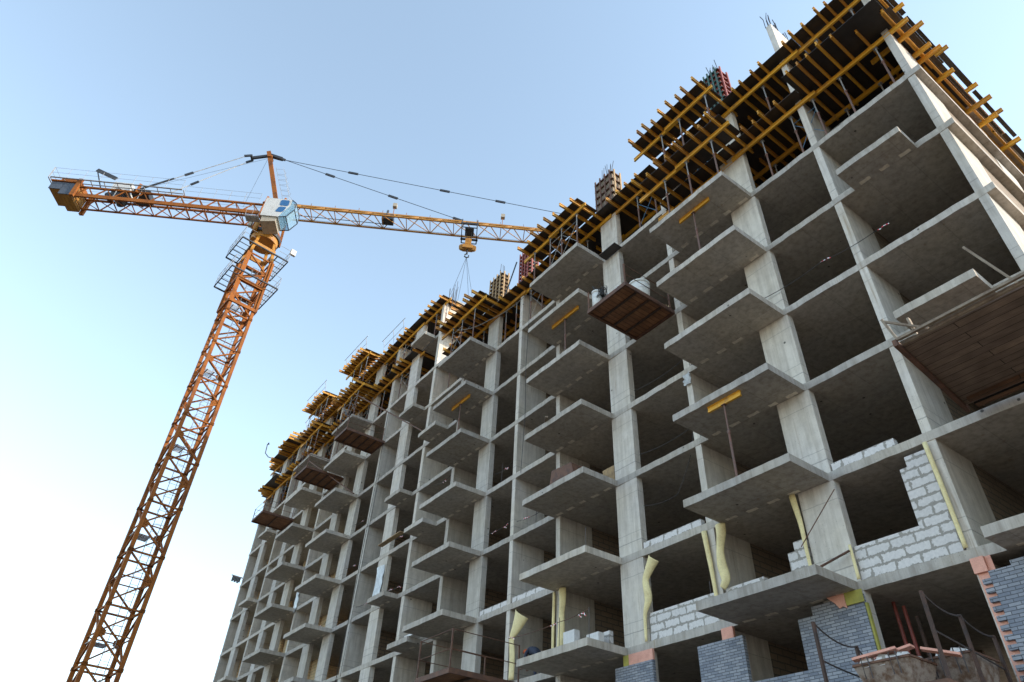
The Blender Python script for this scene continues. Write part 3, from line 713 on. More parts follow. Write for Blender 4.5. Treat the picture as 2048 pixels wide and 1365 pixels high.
foam('wide wavy cream foam strip right of the thin pier, right bay', [(-10.2,-13.9),(-10.02,-13.7),(-10.12,-13.2),(-10.1,-12.8),(-9.95,-12.3),(-9.95,-12.03)], [.22,.32,.34,.26,.36,.38], y=-.07)
foam('narrow cream foam strip left of the pier on the balcony with blocks', [(-18.12,-14.74),(-18.08,-13.3),(-18.02,-12.05)], [.12,.14,.14], y=-.07)
foam('wide cream foam strip right of the pier on the balcony with blocks', [(-17.68,-14.2),(-17.6,-13.6),(-17.58,-13),(-17.5,-12.4),(-17.52,-12.05)], [.34,.36,.28,.36,.4], y=-.07)
foam('cream foam sheet with wide flaring top at the worker bay', [(-20.62,-14.74),(-20.6,-13.9),(-20.72,-13.15),(-20.45,-12.9),(-20.2,-12.6),(-20.05,-12.38)], [.34,.34,.30,.55,.80,1.0], y=-.07, curl=.22)
foam('cream foam strip on the left edge of the broad column at right', [(-7.28,-14.74),(-7.3,-13.6),(-7.28,-12.9),(-7.36,-12.03)], [.09,.10,.14,.2], y=-.08)
foam('thin cream foam strip at the left edge of the L-shaped block wall', [(-6.1,-14.74),(-6.1,-13.86)], [.08,.07], y=-.07)
foam('long cream foam strip along the thin pier at the right edge', [(-3.5,-14.74),(-3.5,-13.4),(-3.52,-12.03)], [.09,.10,.11], y=-.07)

# ------------------------------------------------------------------ ropes with warning tape
def rope(lab, pts, sag=.12, r=.012, mat='cable', tapes=(), cat='rope'):
    P = []
    for a, b_ in zip(pts[:-1], pts[1:]):
        a = Vector(a); b_ = Vector(b_)
        for t in range(6): u = t/6; p = a.lerp(b_,u); p.z -= sag*4*u*(1-u); P.append(p)
    P.append(Vector(pts[-1]))
    org = tuple(P[0]); o = MB().tube(P, r, 5).build('warning_rope' if tapes else 'cable', M[mat], org=org); tag(o, lab, cat)
    for t in tapes:
        i = min(len(P)-1, int(t*(len(P)-1))); p = P[i]; s = MB()
        for q in range(3):
            a = p+Vector((.12*q,0,0)); d = Vector((random.uniform(.15,.3),random.uniform(-.05,.05),random.uniform(-.22,.1)))
            s.bar(a, a+d*.65, .03, .008, up=(0,1,0))
        c = bpy.data.objects.new('tape', s.mesh('tape', M['tape'], org)); COL.objects.link(c); c.parent = o
    return o
def post(lab, x, y, z, h):
    tag(MB().tube([(x,y,z),(x+.03,y,z+h)], .012, 5).build('rail_post', M['rebar'], org=(x,y,z)), lab, 'post', 'thin rope posts')
rope('thin rope with red and white tape across the upper right bay', [(-7.0,-.10,-4.9),(-4.5,-.10,-4.95),(-2.2,-.06,-5.0)], .1, tapes=(.5,.92))
rope('taped rope across the balcony with the worker', [(-18.9,-1.5,-13.85),(-16.0,-1.5,-13.9),(-14.5,-1.5,-13.8)], .05, mat='rust', tapes=(.02,.45,.9))
for i, (x, z) in enumerate([(-16.0,-14.76),(-14.5,-14.76)]): post('thin steel rope post on the balcony with blocks, %s' % ('left','right')[i], x, -1.5, z, 1.0)
BAYS = ['the bay left of the central stack, four floors up','the bay left of the hook stack base','the lower dark bay beside the hook stack','the bay with tape below the small balconies','the bay left of the twin cables','the far bay beside a broad left column','the upper far bay beside a broad left column','the lowest far left bay with tape','the bay with torn film below','the narrow bay right of the small balconies','the lowest leftmost bay with tape','the dark bay right of the central column, upper','the dark bay right of the central column, lower']
for i, (x0, x1, z, tp) in enumerate([(-20.9,-18.2,-8.15,(.3,)),(-22.9,-21.3,-5.0,(.5,)),(-23.2,-21.3,-8.0,(.3,.8)),(-33.2,-31.1,-5.1,(.4,.9)),(-37.0,-34.7,-8.1,(.5,)),(-39.7,-37.5,-5.0,(.5,)),(-39.7,-37.6,-2.0,(.6,)),(-43,-41.1,-8,(.4,)),(-33.2,-31.2,-8.1,(.2,.7)),(-29,-27.2,-3.2,(.5,)),(-47,-44.3,-8,(.5,)),(-13.2,-10.6,-5.2,()),(-13.2,-10.6,-8.1,())]):
    rope('thin %srope across %s' % ('taped ' if tp else '', BAYS[i]), [(x0,.1,z),(x1,.1,z+random.uniform(-.1,.1))], .12, tapes=tp)
rope('long dark cable hanging down the facade left of centre', [(-36.9,-.12,5.6),(-36.85,-.12,1),(-36.95,-.12,-3),(-37.1,-.12,-8),(-37.6,-.12,-14),(-38,-.12,-19)], 0, .02)
rope('second dark cable hanging beside the first, left of centre', [(-36.5,-.12,.5),(-36.6,-.12,-3),(-36.8,-.12,-7.5),(-36.9,-.12,-12)], 0, .014)
rope('dark cable hanging from the deck beside the central balcony stack', [(-20.2,-.15,5.5),(-20.1,-.2,3),(-20.3,-.15,0),(-20.15,-.2,-3),(-20.4,-.15,-6)], 0, .014)
rope('drooping cable across the dark bay left of the right stack', [(-13.3,.2,-10.1),(-11.8,.3,-10.2),(-10.9,.3,-8.8),(-10.6,.3,-7.3)], .1, .012)
rope('slack grey rope under the deck right of the hook', [(-25.4,-1.6,5.0),(-22.8,-1.0,4.4),(-20.4,-.2,5.1)], .2, .02, 'rope')
for i, (x, y, z, h) in enumerate([(-14.9,-1.2,-11.76,.95),(-8.9,.1,-8.76,1.2),(-10.9,.2,-14.76,1.3),(-34.9,.1,-5.76,1.1),(-19.5,.1,-8.76,1.1),(-22.3,.1,-5.76,1.1)]):
    post('thin steel post standing at the slab edge, bay %d from the bottom right' % (i+1), x, y, z, h)
tag(MB().tube([(-7.0,-.8,-13.84),(-6.0,-.25,-12.4)], .014, 5).build('steel_rod', M['rust'], org=(-7.0,-.8,-13.84)), 'thin rod leaning in front of the broad column at right', 'pole')
tag(MB().tube([(-6.95,-.35,-14.3),(-6.12,-.12,-14.02)], .03, 6).build('steel_rod', M['rust'], org=(-6.95,-.35,-14.3)), 'short rusty bar slanting at the foot of the broad right column', 'pole')
# long rusty rods slanting down the left facade
for i, (p, q) in enumerate([((-40.6,-1.62,8.5),(-29.3,-.6,.0)),((-47.6,-1.62,5.6),(-39.2,-.6,-.1))]):
    tag(MB().tube([p,q], .045, 7).build('steel_rod', M['rust'], org=q), 'long rusty steel pole slanting across the left balconies, %s one' % ('upper','lower')[i], 'pole')
# small things on slabs
s = MB()
for i in range(5): s.box(-15.5,-14.85,.35,.9,-8.76+i*.2,-8.76+i*.2+.05); s.box(-15.5,-14.85,.35,.42,-8.76+i*.2+.052,-8.76+i*.2+.198); s.box(-15.5,-14.85,.83,.9,-8.76+i*.2+.052,-8.76+i*.2+.198)
tag(s.build('pallet_stack', M['wood'], org=(-15.5,.35,-8.76)), 'stack of wooden pallets beside the central column', 'pallets')
s = MB(); s.hull([(-16.9,-1.3,-8.76),(-15.3,-1.3,-8.76),(-15.5,-1.3,-7.95),(-16.7,-1.3,-7.85)], [(-16.9,-.5,-8.76),(-15.3,-.5,-8.76),(-15.5,-.5,-7.95),(-16.7,-.5,-7.85)])
tag(s.build('mortar_trough', M['rust'], org=(-16.1,-.9,-8.76)), 'rusty steel mortar trough on the balcony beside the pallets', 'trough')
tag(MB().bar((-17.6,-1.0,-5.7),(-16.3,-1.9,-5.72),.12,.06).build('loose_board', M['grey_wood'], org=(-17,-1.5,-5.76)), 'weathered loose board poking out over a balcony edge', 'board')
for x, k in ((-27.9,4),): 
    tag(MB().box(x-.6,x+.9,-.8,-.3,-12+T,-12+T+.1).build('white_board', M['aacclean'], org=(x,-.8,-12+T)), 'flat white board on the small balcony left of centre', 'board')
s = MB(); pts = [(-32.9,-1.0,-2.84),(-31.8,-.9,-2.8),(-30.9,-.6,-2.75)]
s.bar((-33.2,-.7,-5.72),(-30.8,-.6,-5.6),.3,.04); tag(s.build('loose_board', M['wood'], org=(-33,-.7,-5.76)), 'pale warped board on the slab edge left of centre', 'board')
# plastic film tied to columns
def film(lab, x, y, z, w, h):
    s = MB(); nx, nz = 5, 9
    for j in range(nz):
        for i in range(nx):
            s.v.append((x+w*(i/(nx-1)-.5)*(1-.35*abs(j/(nz-1)-.5))+random.uniform(-.03,.03), y-random.uniform(0,.1), z+h*j/(nz-1)))
    for j in range(nz-1):
        for i in range(nx-1): a = j*nx+i; s.f.append((a,a+1,a+nx+1,a+nx))
    tag(s.build('plastic_film', M['plastic'], org=(x,y,z), smooth=True), lab, 'plastic film', 'plastic film on the columns')
film('torn clear plastic film wrapped on a broad column left of centre', -34.0,-.03,-8.6,1.0,2.1)
film('small plastic film scrap at the top of the thin pier, right bay', -10.4,-.03,-6.5,.34,.5)
film('crumpled plastic film hanging at a far left balcony corner', -47.3,-.05,-6.1,.6,1.5)

# mortar tubs platform at the bottom right
r = platform('rusty railed debris platform holding two caked tubs at bottom right', -5.85,-3.42,-3.15,-.18,-18.0, rails=False)
for (x, y, h) in ((-5.8,-3.0,1.55),(-5.8,-1.55,1.35),(-3.46,-3.0,1.6),(-3.46,-1.7,1.45),(-3.46,-.5,1.3)): MB().bar((x,y,-18.0),(x,y,-18+h),.08,.05).build('rail_post', M['rustdark'], r)
def sagline(a, b_, sg, rad=.018):
    a = Vector(a); b_ = Vector(b_); s = MB(); s.tube([a.lerp(b_,t/6)-Vector((0,0,sg*4*(t/6)*(1-t/6))) for t in range(7)], rad, 5); s.build('rail_wire', M['rebar'], r)
sagline((-5.8,-3,-16.47),(-5.8,-1.55,-16.67),.14); sagline((-5.8,-1.55,-16.67),(-5.7,-.1,-16.9),.3); sagline((-5.8,-3,-17.2),(-5.8,-1.55,-17.3),.02)
sagline((-3.46,-3,-16.42),(-3.46,-1.7,-16.57),.12); sagline((-3.46,-1.7,-16.57),(-3.46,-.5,-16.72),.1); sagline((-3.46,-3,-17.1),(-3.46,-1.7,-17.22),.0); sagline((-3.46,-1.7,-17.22),(-3.46,-.5,-17.35),.0)
def tubm(lab, x0, x1, y0, y1, z, h):
    t = empty('mortar_tub', ((x0+x1)/2, (y0+y1)/2, z), lab, 'mortar tub', 'mortar tubs on the debris platform')
    i = .16; s = MB()
    s.hull([(x0+i,y0+i,z),(x1-i,y0+i,z),(x1-i,y1-i,z),(x0+i,y1-i,z)], [(x0,y0,z+h),(x1,y0,z+h),(x1,y1,z+h),(x0,y1,z+h)])
    s.build('tub_body', M['mortar'], t)
    s = MB()
    for a, b_ in (((x0,y0),(x1,y0)),((x1,y0),(x1,y1)),((x1,y1),(x0,y1)),((x0,y1),(x0,y0))): s.bar((*a,z+h+.02),(*b_,z+h+.02),.05,.04)
    s.build('rim', M['rust'], t)
    s = MB()
    for u in (.25,.75):
        x = x0+(x1-x0)*u; s.tube([(x-.07,y0-.03,z+h*.55),(x-.07,y0-.06,z+h+.12),(x+.07,y0-.06,z+h+.12),(x+.07,y0-.03,z+h*.55)], .013, 5)
    s.build('handle', M['rebar'], t)
    s = MB(); 
    for q in range(46):
        cx = random.uniform(x0+.12,x1-.12); cy = random.uniform(y0+.12,y1-.12); rr = random.uniform(.05,.15); zz = z+h+random.uniform(.02,.13)
        s.hull([(cx-rr,cy-rr*.8,zz-.08),(cx+rr,cy-rr,zz-.08),(cx+rr*.8,cy+rr,zz-.08),(cx-rr,cy+rr,zz-.08)], [(cx-rr*.5,cy-rr*.6,zz+rr*.5),(cx+rr*.6,cy-rr*.4,zz+rr*.3),(cx+rr*.4,cy+rr*.5,zz+rr*.55),(cx-rr*.6,cy+rr*.4,zz+rr*.35)])
    s.build('rubble', M['aac'], t)
tubm('caked mortar tub with pink board scraps, left on the debris platform', -5.3,-4.15,-2.75,-1.8,-17.96,.58)
tubm('caked mortar tub heaped with pale rubble, right on the debris platform', -4.4,-3.52,-1.62,-.55,-17.96,.75)
for i, (p, q) in enumerate([((-5.3,-2.7,-17.24),(-4.5,-2.45,-17.12)),((-5.1,-2.3,-17.2),(-4.3,-2.2,-17.06)),((-4.2,-2.1,-17.12),(-3.6,-1.9,-17.3))]):
    tag(MB().bar(p,q,.22,.045).build('insulation_scrap', M['pink'], org=p), 'pink insulation offcut lying on the caked tubs, %s from the left' % ordn(i+1), 'insulation', 'pink offcuts on the tubs')
for i, (x, zt) in enumerate([(-6.06,-14.95),(-5.84,-15.1),(-5.6,-15.4)]):
    x2 = x+.0; tag(MB().tube([(x2,1.25,-17.76),(x2-.02,1.25,zt-.05)], .045, 8).build('red_prop', M['redsteel'] if i < 2 else M['rustdark'], org=(x2,1.25,-17.76)), ('bright red prop, leftmost of three inside the bay behind the tubs','red prop, middle of three inside the bay behind the tubs','dull rusty prop, rightmost of three behind the tubs')[i], 'prop')
tag(MB().hull([(-6.2,-2.6,-17.9),(-5.9,-2.6,-17.9),(-5.7,-2.6,-17.4),(-6.2,-2.6,-17.25)], [(-6.2,-2.56,-17.9),(-5.9,-2.56,-17.9),(-5.7,-2.56,-17.4),(-6.2,-2.56,-17.25)]).build('steel_plate', M['dark'], org=(-6.2,-2.6,-17.9)), 'dark triangular steel plate left of the caked tubs', 'plate') if False else None

# ------------------------------------------------------------------ the worker, bent over on the balcony
def skin_person():
    r = empty('person', (-19.75,.45,Z5), 'worker in navy workwear and orange helmet bending over behind the balcony', 'person')
    X, Y, Zz = -19.85, .45, Z5
    V = [(X+.25,Y,Zz+.90),(X+.08,Y,Zz+1.02),(X-.14,Y,Zz+1.08),(X-.32,Y,Zz+1.06),(X-.40,Y,Zz+1.06),(X-.50,Y-.0,Zz+1.05),
         (X+.25,Y-.11,Zz+.86),(X+.13,Y-.13,Zz+.48),(X+.24,Y-.14,Zz+.10),(X+.06,Y-.15,Zz+.04),
         (X+.25,Y+.11,Zz+.86),(X+.13,Y+.13,Zz+.48),(X+.24,Y+.14,Zz+.10),(X+.06,Y+.15,Zz+.04),
         (X-.26,Y-.2,Zz+1.02),(X-.30,Y-.26,Zz+.76),(X-.46,Y-.18,Zz+.56),(X-.54,Y-.16,Zz+.50),
         (X-.26,Y+.2,Zz+1.02),(X-.30,Y+.26,Zz+.76),(X-.46,Y+.16,Zz+.56),(X-.54,Y+.14,Zz+.50)]
    Ed = [(0,1),(1,2),(2,3),(3,4),(4,5),(0,6),(6,7),(7,8),(8,9),(0,10),(10,11),(11,12),(12,13),(3,14),(14,15),(15,16),(16,17),(3,18),(18,19),(19,20),(20,21)]
    rad = [.17,.17,.18,.13,.06,.085,.10,.085,.055,.045,.10,.085,.055,.045,.07,.05,.04,.038,.07,.05,.04,.038]
    me = bpy.data.meshes.new('body'); me.from_pydata([(a-r.location.x, b_-r.location.y, c-r.location.z) for a,b_,c in V], Ed, []); me.materials.append(M['navy'])
    o = bpy.data.objects.new('body', me); COL.objects.link(o); o.parent = r
    md = o.modifiers.new('skin', 'SKIN'); 
    sv = me.skin_vertices[0].data if me.skin_vertices else None
    if sv is None:
        bpy.context.view_layer.objects.active = o; me.skin_vertices  # layer is created with the modifier in the UI only
        import bmesh
        bm = bmesh.new(); bm.from_mesh(me); lay = bm.verts.layers.skin.verify(); bm.verts.ensure_lookup_table()
        for i, v_ in enumerate(bm.verts): v_[lay].radius = (rad[i], rad[i]); v_[lay].use_root = (i == 0)
        bm.to_mesh(me); bm.free()
    else:
        for i, d in enumerate(sv): d.radius = (rad[i], rad[i]); d.use_root = (i == 0)
    ss = o.modifiers.new('sub', 'SUBSURF'); ss.levels = 2; ss.render_levels = 2
    # head and hands in skin tone: face below the helmet
    hx, hy, hz = X-.56, Y, Zz+1.06
    def ell(c, rx, ry, rz, cut=None, n=14, k=10):
        s = MB()
        for j in range(k+1):
            ph = math.pi*j/k
            for i in range(n):
                th = 2*math.pi*i/n; s.v.append((c[0]+rx*math.sin(ph)*math.cos(th), c[1]+ry*math.sin(ph)*math.sin(th), c[2]+rz*math.cos(ph)))
        for j in range(k):
            if cut and j >= cut: continue
            for i in range(n): a = j*n+i; b_ = j*n+(i+1) % n; s.f.append((a,b_,b_+n,a+n))
        return s
    hs = ell((hx,hy,hz-.02),.10,.08,.125)
    hs.tube([(hx-.09,hy,hz-.03),(hx-.125,hy,hz-.05)], .018, 6)
    for sy in (-1,1): hs.tube([(hx,hy+sy*.075,hz-.01),(hx,hy+sy*.095,hz-.01)], .026, 8)
    hs.build('head', M['skin'], r, smooth=True)
    h = ell((hx,hy,hz+.035),.135,.115,.12, cut=6); h.tube([(hx-.12,hy-.05,hz+.04),(hx-.19,hy,hz+.03),(hx-.12,hy+.05,hz+.04)], .018, 6)
    h.build('helmet', M['orangehat'], r, smooth=True)
    for sy, px in ((-1,-.16),(1,.14)):
        s = MB(); bx_, by_, bz_ = X-.54, Y+px, Zz+.49
        s.hull([(bx_,by_-.04,bz_-.02),(bx_,by_+.04,bz_-.02),(bx_,by_+.04,bz_+.015),(bx_,by_-.04,bz_+.015)], [(bx_-.09,by_-.042,bz_-.025),(bx_-.09,by_+.042,bz_-.025),(bx_-.09,by_+.042,bz_),(bx_-.09,by_-.042,bz_)])
        for f in range(4):
            yy = by_-.032+.021*f; l = (.06,.075,.08,.065)[f]; s.tube([(bx_-.085,yy,bz_-.012),(bx_-.085-l*.5,yy,bz_-.016),(bx_-.085-l,yy,bz_-.04)], .009, 6, .007)
        s.tube([(bx_-.03,by_+sy*-.045,bz_-.01),(bx_-.06,by_+sy*-.075,bz_-.02),(bx_-.1,by_+sy*-.08,bz_-.03)], .010, 6, .008)
        s.build('hand', M['skin'], r)
skin_person()

# ------------------------------------------------------------------ tower crane
CX, CY = -38.3, -11.95
TH = R_(59); DX, DY = math.cos(TH), math.sin(TH); NX, NY = -DY, DX
def J(a, o, z): return (CX+a*DX+o*NX, CY+a*DY+o*NY, z)
crane = empty('tower_crane', (CX, CY, GZ), 'tall orange lattice tower crane with white cab standing left of the building', 'crane')
PH = R_(6); 
def K(u, v, z): return (CX+u*math.cos(PH)-v*math.sin(PH), CY+u*math.sin(PH)+v*math.cos(PH), z)
W = .82; SEC = 2.78; ztop = 14.4
cor = [(-W,-W),(W,-W),(W,W),(-W,W)]
z = ztop; si = 0
while z > GZ+.3:
    z0 = max(GZ, z-SEC); s = MB()
    for u, v_ in cor: s.bar(K(u,v_,z0+.002), K(u,v_,z-.002), .20, .20, up=(math.cos(PH),math.sin(PH),0))
    for i in range(4):
        a = cor[i]; b_ = cor[(i+1) % 4]; zm = (z+z0)/2
        fl = i % 2
        p, q = (a, b_) if (si+fl) % 2 else (b_, a)
        s.bar(K(*p,z-.12), K(*q,zm), .10, .08); s.bar(K(*q,zm), K(*p,z0+.12), .10, .08)
        s.bar(K(*a,z-.1), K(*b_,z-.1), .09, .09); s.bar(K(*a,zm), K(*b_,zm), .055, .055)
        for c_ in (a, b_):
            s.bar(K(c_[0],c_[1],z-.16), K(c_[0],c_[1],z+.0), .25, .25, up=(math.cos(PH),math.sin(PH),0))
        # gusset
        for (c_, zz) in ((q, zm),):
            o_ = b_ if c_ == a else a; g1 = Vector(K(*c_,zz)); g2 = Vector(K(*o_,zz)); e = (g2-g1).normalized()
            s.bar(g1+Vector((0,0,.2)), g1+e*.34, .03, .22, up=(0,0,1)); s.bar(g1-Vector((0,0,.2)), g1+e*.34, .03, .22, up=(0,0,1))
    s.build('mast_section', M['crane'], crane); z = z0; si += 1
# ladder with cage and rest platforms inside the mast
s = MB()
for v_ in (.1,.5): s.tube([K(-.55,v_,GZ),K(-.55,v_,ztop)], .02, 5)
zz = GZ+.3
while zz < ztop: s.tube([K(-.55,.1,zz),K(-.55,.5,zz)], .012, 4); zz += .42
zz = GZ+2.5
while zz < ztop-.5:
    s.tube([K(-.55,.05,zz),K(-.25,-.02,zz),K(.1,.1,zz),K(.1,.5,zz),K(-.25,.62,zz),K(-.55,.55,zz)], .012, 4); zz += .9
s.build('ladder', M['galv'], crane)
zz = GZ+5
while zz < ztop-1:
    s = MB()
    for i in range(9): s.bar(K(-.8+.11*i,-.8,zz),K(-.8+.11*i,.05,zz),.03)
    for q in (-.8,-.4,.05): s.bar(K(-.85,q,zz+.015),K(.12,q,zz+.015),.05)
    s.build('rest_platform', M['galv'], crane); zz += 5.56
# ring walkways round the mast head
def ring(z, x0, x1, y0, y1, h):
    s = MB()
    for sy, ya, yb in ((-1, y0, -W-.14), (1, W+.14, y1)):
        for u in [x0+(x1-x0)*i/5 for i in range(6)]: s.bar(K(u,ya,z), K(u,yb,z), .045)
        for vv in (ya, yb): s.bar(K(x0,vv,z), K(x1,vv,z), .07)
        # mesh floor as slats
        for i in range(0): pass
    for u in (x0, x1): s.bar(K(u,y0,z), K(u,y1,z), .09)
    o = s.build('work_platform', M['dark'], crane)
    s = MB()
    for i in range(6):
        u = x0+(x1-x0)*i/5
        for vv in (y0, y1): s.tube([K(u,vv,z),K(u,vv,z+h)], .017, 5)
    for hh in (.5,1):
        for vv in (y0, y1): s.tube([K(x0,vv,z+h*hh),K(x1,vv,z+h*hh)], .015, 5)
        for u in (x0, x1): s.tube([K(u,y0,z+h*hh),K(u,-W-.14,z+h*hh)], .014, 5); s.tube([K(u,W+.14,z+h*hh),K(u,y1,z+h*hh)], .014, 5)
    ra = s.build('railing', M['galv'], o)
ring(11.85, -1.55, 1.45, -1.72, 1.72, 1.1)
ring(14.75, -1.5, 1.35, -1.78, 1.78, 1.1)
s = MB(); s.hull([K(1.2,1.75,15.6),K(1.4,1.75,15.6),K(1.4,2.15,15.6),K(1.2,2.15,15.6)], [K(1.2,1.75,16.1),K(1.4,1.75,16.1),K(1.4,2.15,16.1),K(1.2,2.15,16.1)]); s.build('notice_board', M['white'], crane)
# climbing collar beams
s = MB()
for zc in (9.55, 11.6):
    for i in range(4):
        a = cor[i]; b_ = cor[(i+1) % 4]; s.bar(K(a[0]*1.17,a[1]*1.17,zc), K(b_[0]*1.17,b_[1]*1.17,zc), .12, .24)
for u, v_ in cor: s.bar(K(u*1.17,v_*1.17,9.5), K(u*1.17,v_*1.17,14.2), .15)
s.build('climbing_collar', M['crane'], crane)
# slewing unit
s = MB()
def frus(a, b_, za, zb):
    s.hull([K(-a,-a,za),K(a,-a,za),K(a,a,za),K(-a,a,za)], [K(-b_,-b_,zb),K(b_,-b_,zb),K(b_,b_,zb),K(-b_,b_,zb)])
for u, v_ in cor: s.bar(K(u,v_,14.4), K(u*.75,v_*.75,16.3), .2)
s.tube([(CX,CY,16.25),(CX,CY,16.75)], 1.0, 24)
for i in range(4): a = cor[i]; b_ = cor[(i+1) % 4]; s.bar(K(*a,15.3), K(*b_,15.3), .1, .4)
s.build('slewing_base', M['craneyel'], crane)
s = MB(); s.tube([(CX,CY,16.75),(CX,CY,17.05)], 1.12, 24); s.build('slewing_ring', M['dark'], crane)
s = MB()
for a in (-.85,.85):
    for o in (-.85,.85): s.bar(J(a,o,17.05), J(a*.8,o*.82,20.9), .17)
for zz in (17.6,18.9,20.1):
    for a in (-.82,.82): s.bar(J(a,-.82,zz), J(a,.82,zz), .12)
    for o in (-.82,.82): s.bar(J(-.82,o,zz), J(.82,o,zz), .12)
for a in (-.82,.82): s.bar(J(a,-.82,17.6), J(a,.82,18.9), .09); s.bar(J(a,.82,18.9), J(a,-.82,20.1), .09)
s.bar(J(-.9,0,17.4), J(.9,0,17.4), .5, .3)
s.build('slewing_tower', M['crane'], crane)
# slew motors
s = MB()
for a, o in ((.6,-1.05),(-.5,-1.1),(.3,1.05)): s.tube([J(a,o,16.6),J(a,o,17.7)], .17, 12)
s.build('slew_motor', M['craneyel'], crane)
# jib (triangular lattice, one top chord)
def truss(a0, a1, zb, zt, w, bay, top2=False):
    s = MB(); hw = w/2; dg = .075 if top2 else .055; tops = (-hw*.9, hw*.9) if top2 else (0,)
    for o in (-hw, hw): s.bar(J(a0,o,zb), J(a1,o,zb), .11, .11)
    for o in tops: s.bar(J(a0,o,zt), J(a1,o,zt), .14, .14)
    n = int(round((a1-a0)/bay))
    for i in range(n):
        x = a0+(a1-a0)*i/n; y = a0+(a1-a0)*(i+1)/n; m = (x+y)/2
        for o in (-hw, hw):
            t = 0 if not top2 else (-hw*.9 if o < 0 else hw*.9)
            s.bar(J(x,o,zb), J(m,t,zt), dg); s.bar(J(m,t,zt), J(y,o,zb), dg)
        s.bar(J(x,-hw,zb), J(y,hw,zb), .045); s.bar(J(x,-hw,zb), J(x,hw,zb), .055)
        if top2: s.bar(J(m,-hw*.9,zt), J(m,hw*.9,zt), .05)
    return s
truss(.9, 44.0, 20.08, 21.05, 1.38, 1.9).build('jib', M['craneyel'], crane)
s = MB(); s.tube([J(1,.25,20.15),J(9,.25,20.15)], .03, 5); s.tube([J(1,.6,20.15),J(40,.6,20.15)], .014, 4); s.tube([J(1,-.6,20.2),J(40,-.6,20.2)], .014, 4); s.build('trolley_rope', M['cable'], crane)
# counter jib: lattice with a deep near girder and a walkway
cj = truss(-14.8, -.9, 18.98, 20.0, 1.42, 1.45, True)
cj.bar(J(-14.8,-.71,18.98), J(-.9,-.71,18.98), .14, .34); cj.build('counter_jib', M['crane'], crane)
s = MB()
for o in (-1.15,): s.bar(J(-16.9,o,20.25), J(-7.0,o,20.25), .10, .06)
s.bar(J(-16.9,-.78,20.2), J(-7,-.78,20.2), .06)
for i in range(11):
    a = -16.9+1.0*i; s.bar(J(a,-1.15,20.22), J(a,-.65,20.15), .05)
for a in (-12,-10.2,-8.4,-7): s.bar(J(a,-.65,20.2), J(a,-.65,19.1), .06)
wk = s.build('walkway', M['galv'], crane)
s = MB()
def rail(a0, a1, o, z, h, n):
    for i in range(n+1):
        a = a0+(a1-a0)*i/n; s.tube([J(a,o,z),J(a,o,z+h)], .013, 4)
    for hh in (.5,1): s.tube([J(a0,o,z+h*hh),J(a1,o,z+h*hh)], .013, 4)
rail(-17.0,-7.1,-1.15,20.25,1.1,8); rail(-7.0,-1.2,-.75,20.05,1.1,5); rail(-17.0,-7.1,.8,20.1,1.1,7); rail(-7,-1.2,.75,20.05,1.1,4)
for hh in (.5,1): s.tube([J(-17.0,-1.15,20.25+1.1*hh),J(-17.0,.8,20.1+1.1*hh)], .016, 4)
s.bar(J(-17.05,-1.15,20.2),J(-17.05,.8,20.1),.06); s.bar(J(-17.05,-1.15,20.2),J(-17.05,-1.15,21.4),.05); s.bar(J(-17.05,.8,20.1),J(-17.05,.8,21.2),.05)
s.build('railing', M['galv'], wk)
# counterweights
s = MB()
def jbox(a0, a1, o0, o1, z0, z1): s.hull([J(a0,o0,z0),J(a1,o0,z0),J(a1,o1,z0),J(a0,o1,z0)], [J(a0,o0,z1),J(a1,o0,z1),J(a1,o1,z1),J(a0,o1,z1)])
for i in range(6): jbox(-16.7+.30*i, -16.42+.30*i, -.85, .85, 18.75+(.5 if i < 3 else 0), 20.05)
s.build('counterweight', M['cw'], crane)
s = MB(); jbox(-16.74,-15.85,-.92,-.855,19.25,20.0); jbox(-15.82,-14.9,-.92,-.855,18.75,20.0); s.build('side_plate', M['slate'], crane)
s = MB()
jbox(-16.9,-14.9,-.95,.95,20.12,20.24); jbox(-16.4,-15.0,-.7,.7,20.25,20.75)
for o in (-.95,.95): jbox(-14.9,-14.6,o-.1,o+.1,18.6,20.5)
s.build('counterweight_frame', M['crane'], crane)
# hoist winch on the counter jib
s = MB(); jbox(-12.7,-11.3,-.45,.45,20.3,21.2); s.build('winch_box', M['white'], crane)
s = MB(); s.tube([J(-12,-.6,19.9),J(-12,.6,19.9)], .42, 16); s.tube([J(-13,0,20.2),J(-13,.6,20.2)], .25, 12); jbox(-10.9,-9.6,-.55,.55,19.85,20.4); s.build('winch_drum', M['dark'], crane)
s = MB(); s.bar(J(-13.3,-.6,20.1),J(-14.4,-.6,22.2),.08); s.bar(J(-14.4,-.6,22.2),J(-12.7,-.5,21.5),.10,.32); s.build('winch_jib', M['dark'], crane)
# apex pole, raked backwards
s = MB(); s.bar(J(-.15,-.12,20.9), J(-2.42,0,27.35), .34, .34); s.bar(J(-2.1,-.3,26.6), J(-2.1,.3,26.6), .35, .2); s.build('apex_pole', M['redsteel'] if False else M['crane'], crane)
s = MB()
for q in (-.25,.25): s.tube([J(.35,q,21.1),J(-1.25,q,25.2)], .016, 5)
for i in range(14):
    t = i/13; a = .35-1.6*t; zz = 21.1+4.1*t; s.tube([J(a,-.25,zz),J(a,.25,zz)], .012, 4)
    if i % 2 == 0: s.tube([J(a,-.3,zz),J(a+.55,-.35,zz),J(a+.75,0,zz),J(a+.55,.35,zz),J(a,.3,zz)], .012, 4)
for q in (-.35,0,.35): s.tube([J(.9,q,21.1),J(-.6,q,25.2)], .011, 4)
s.build('apex_ladder', M['galv'], crane)
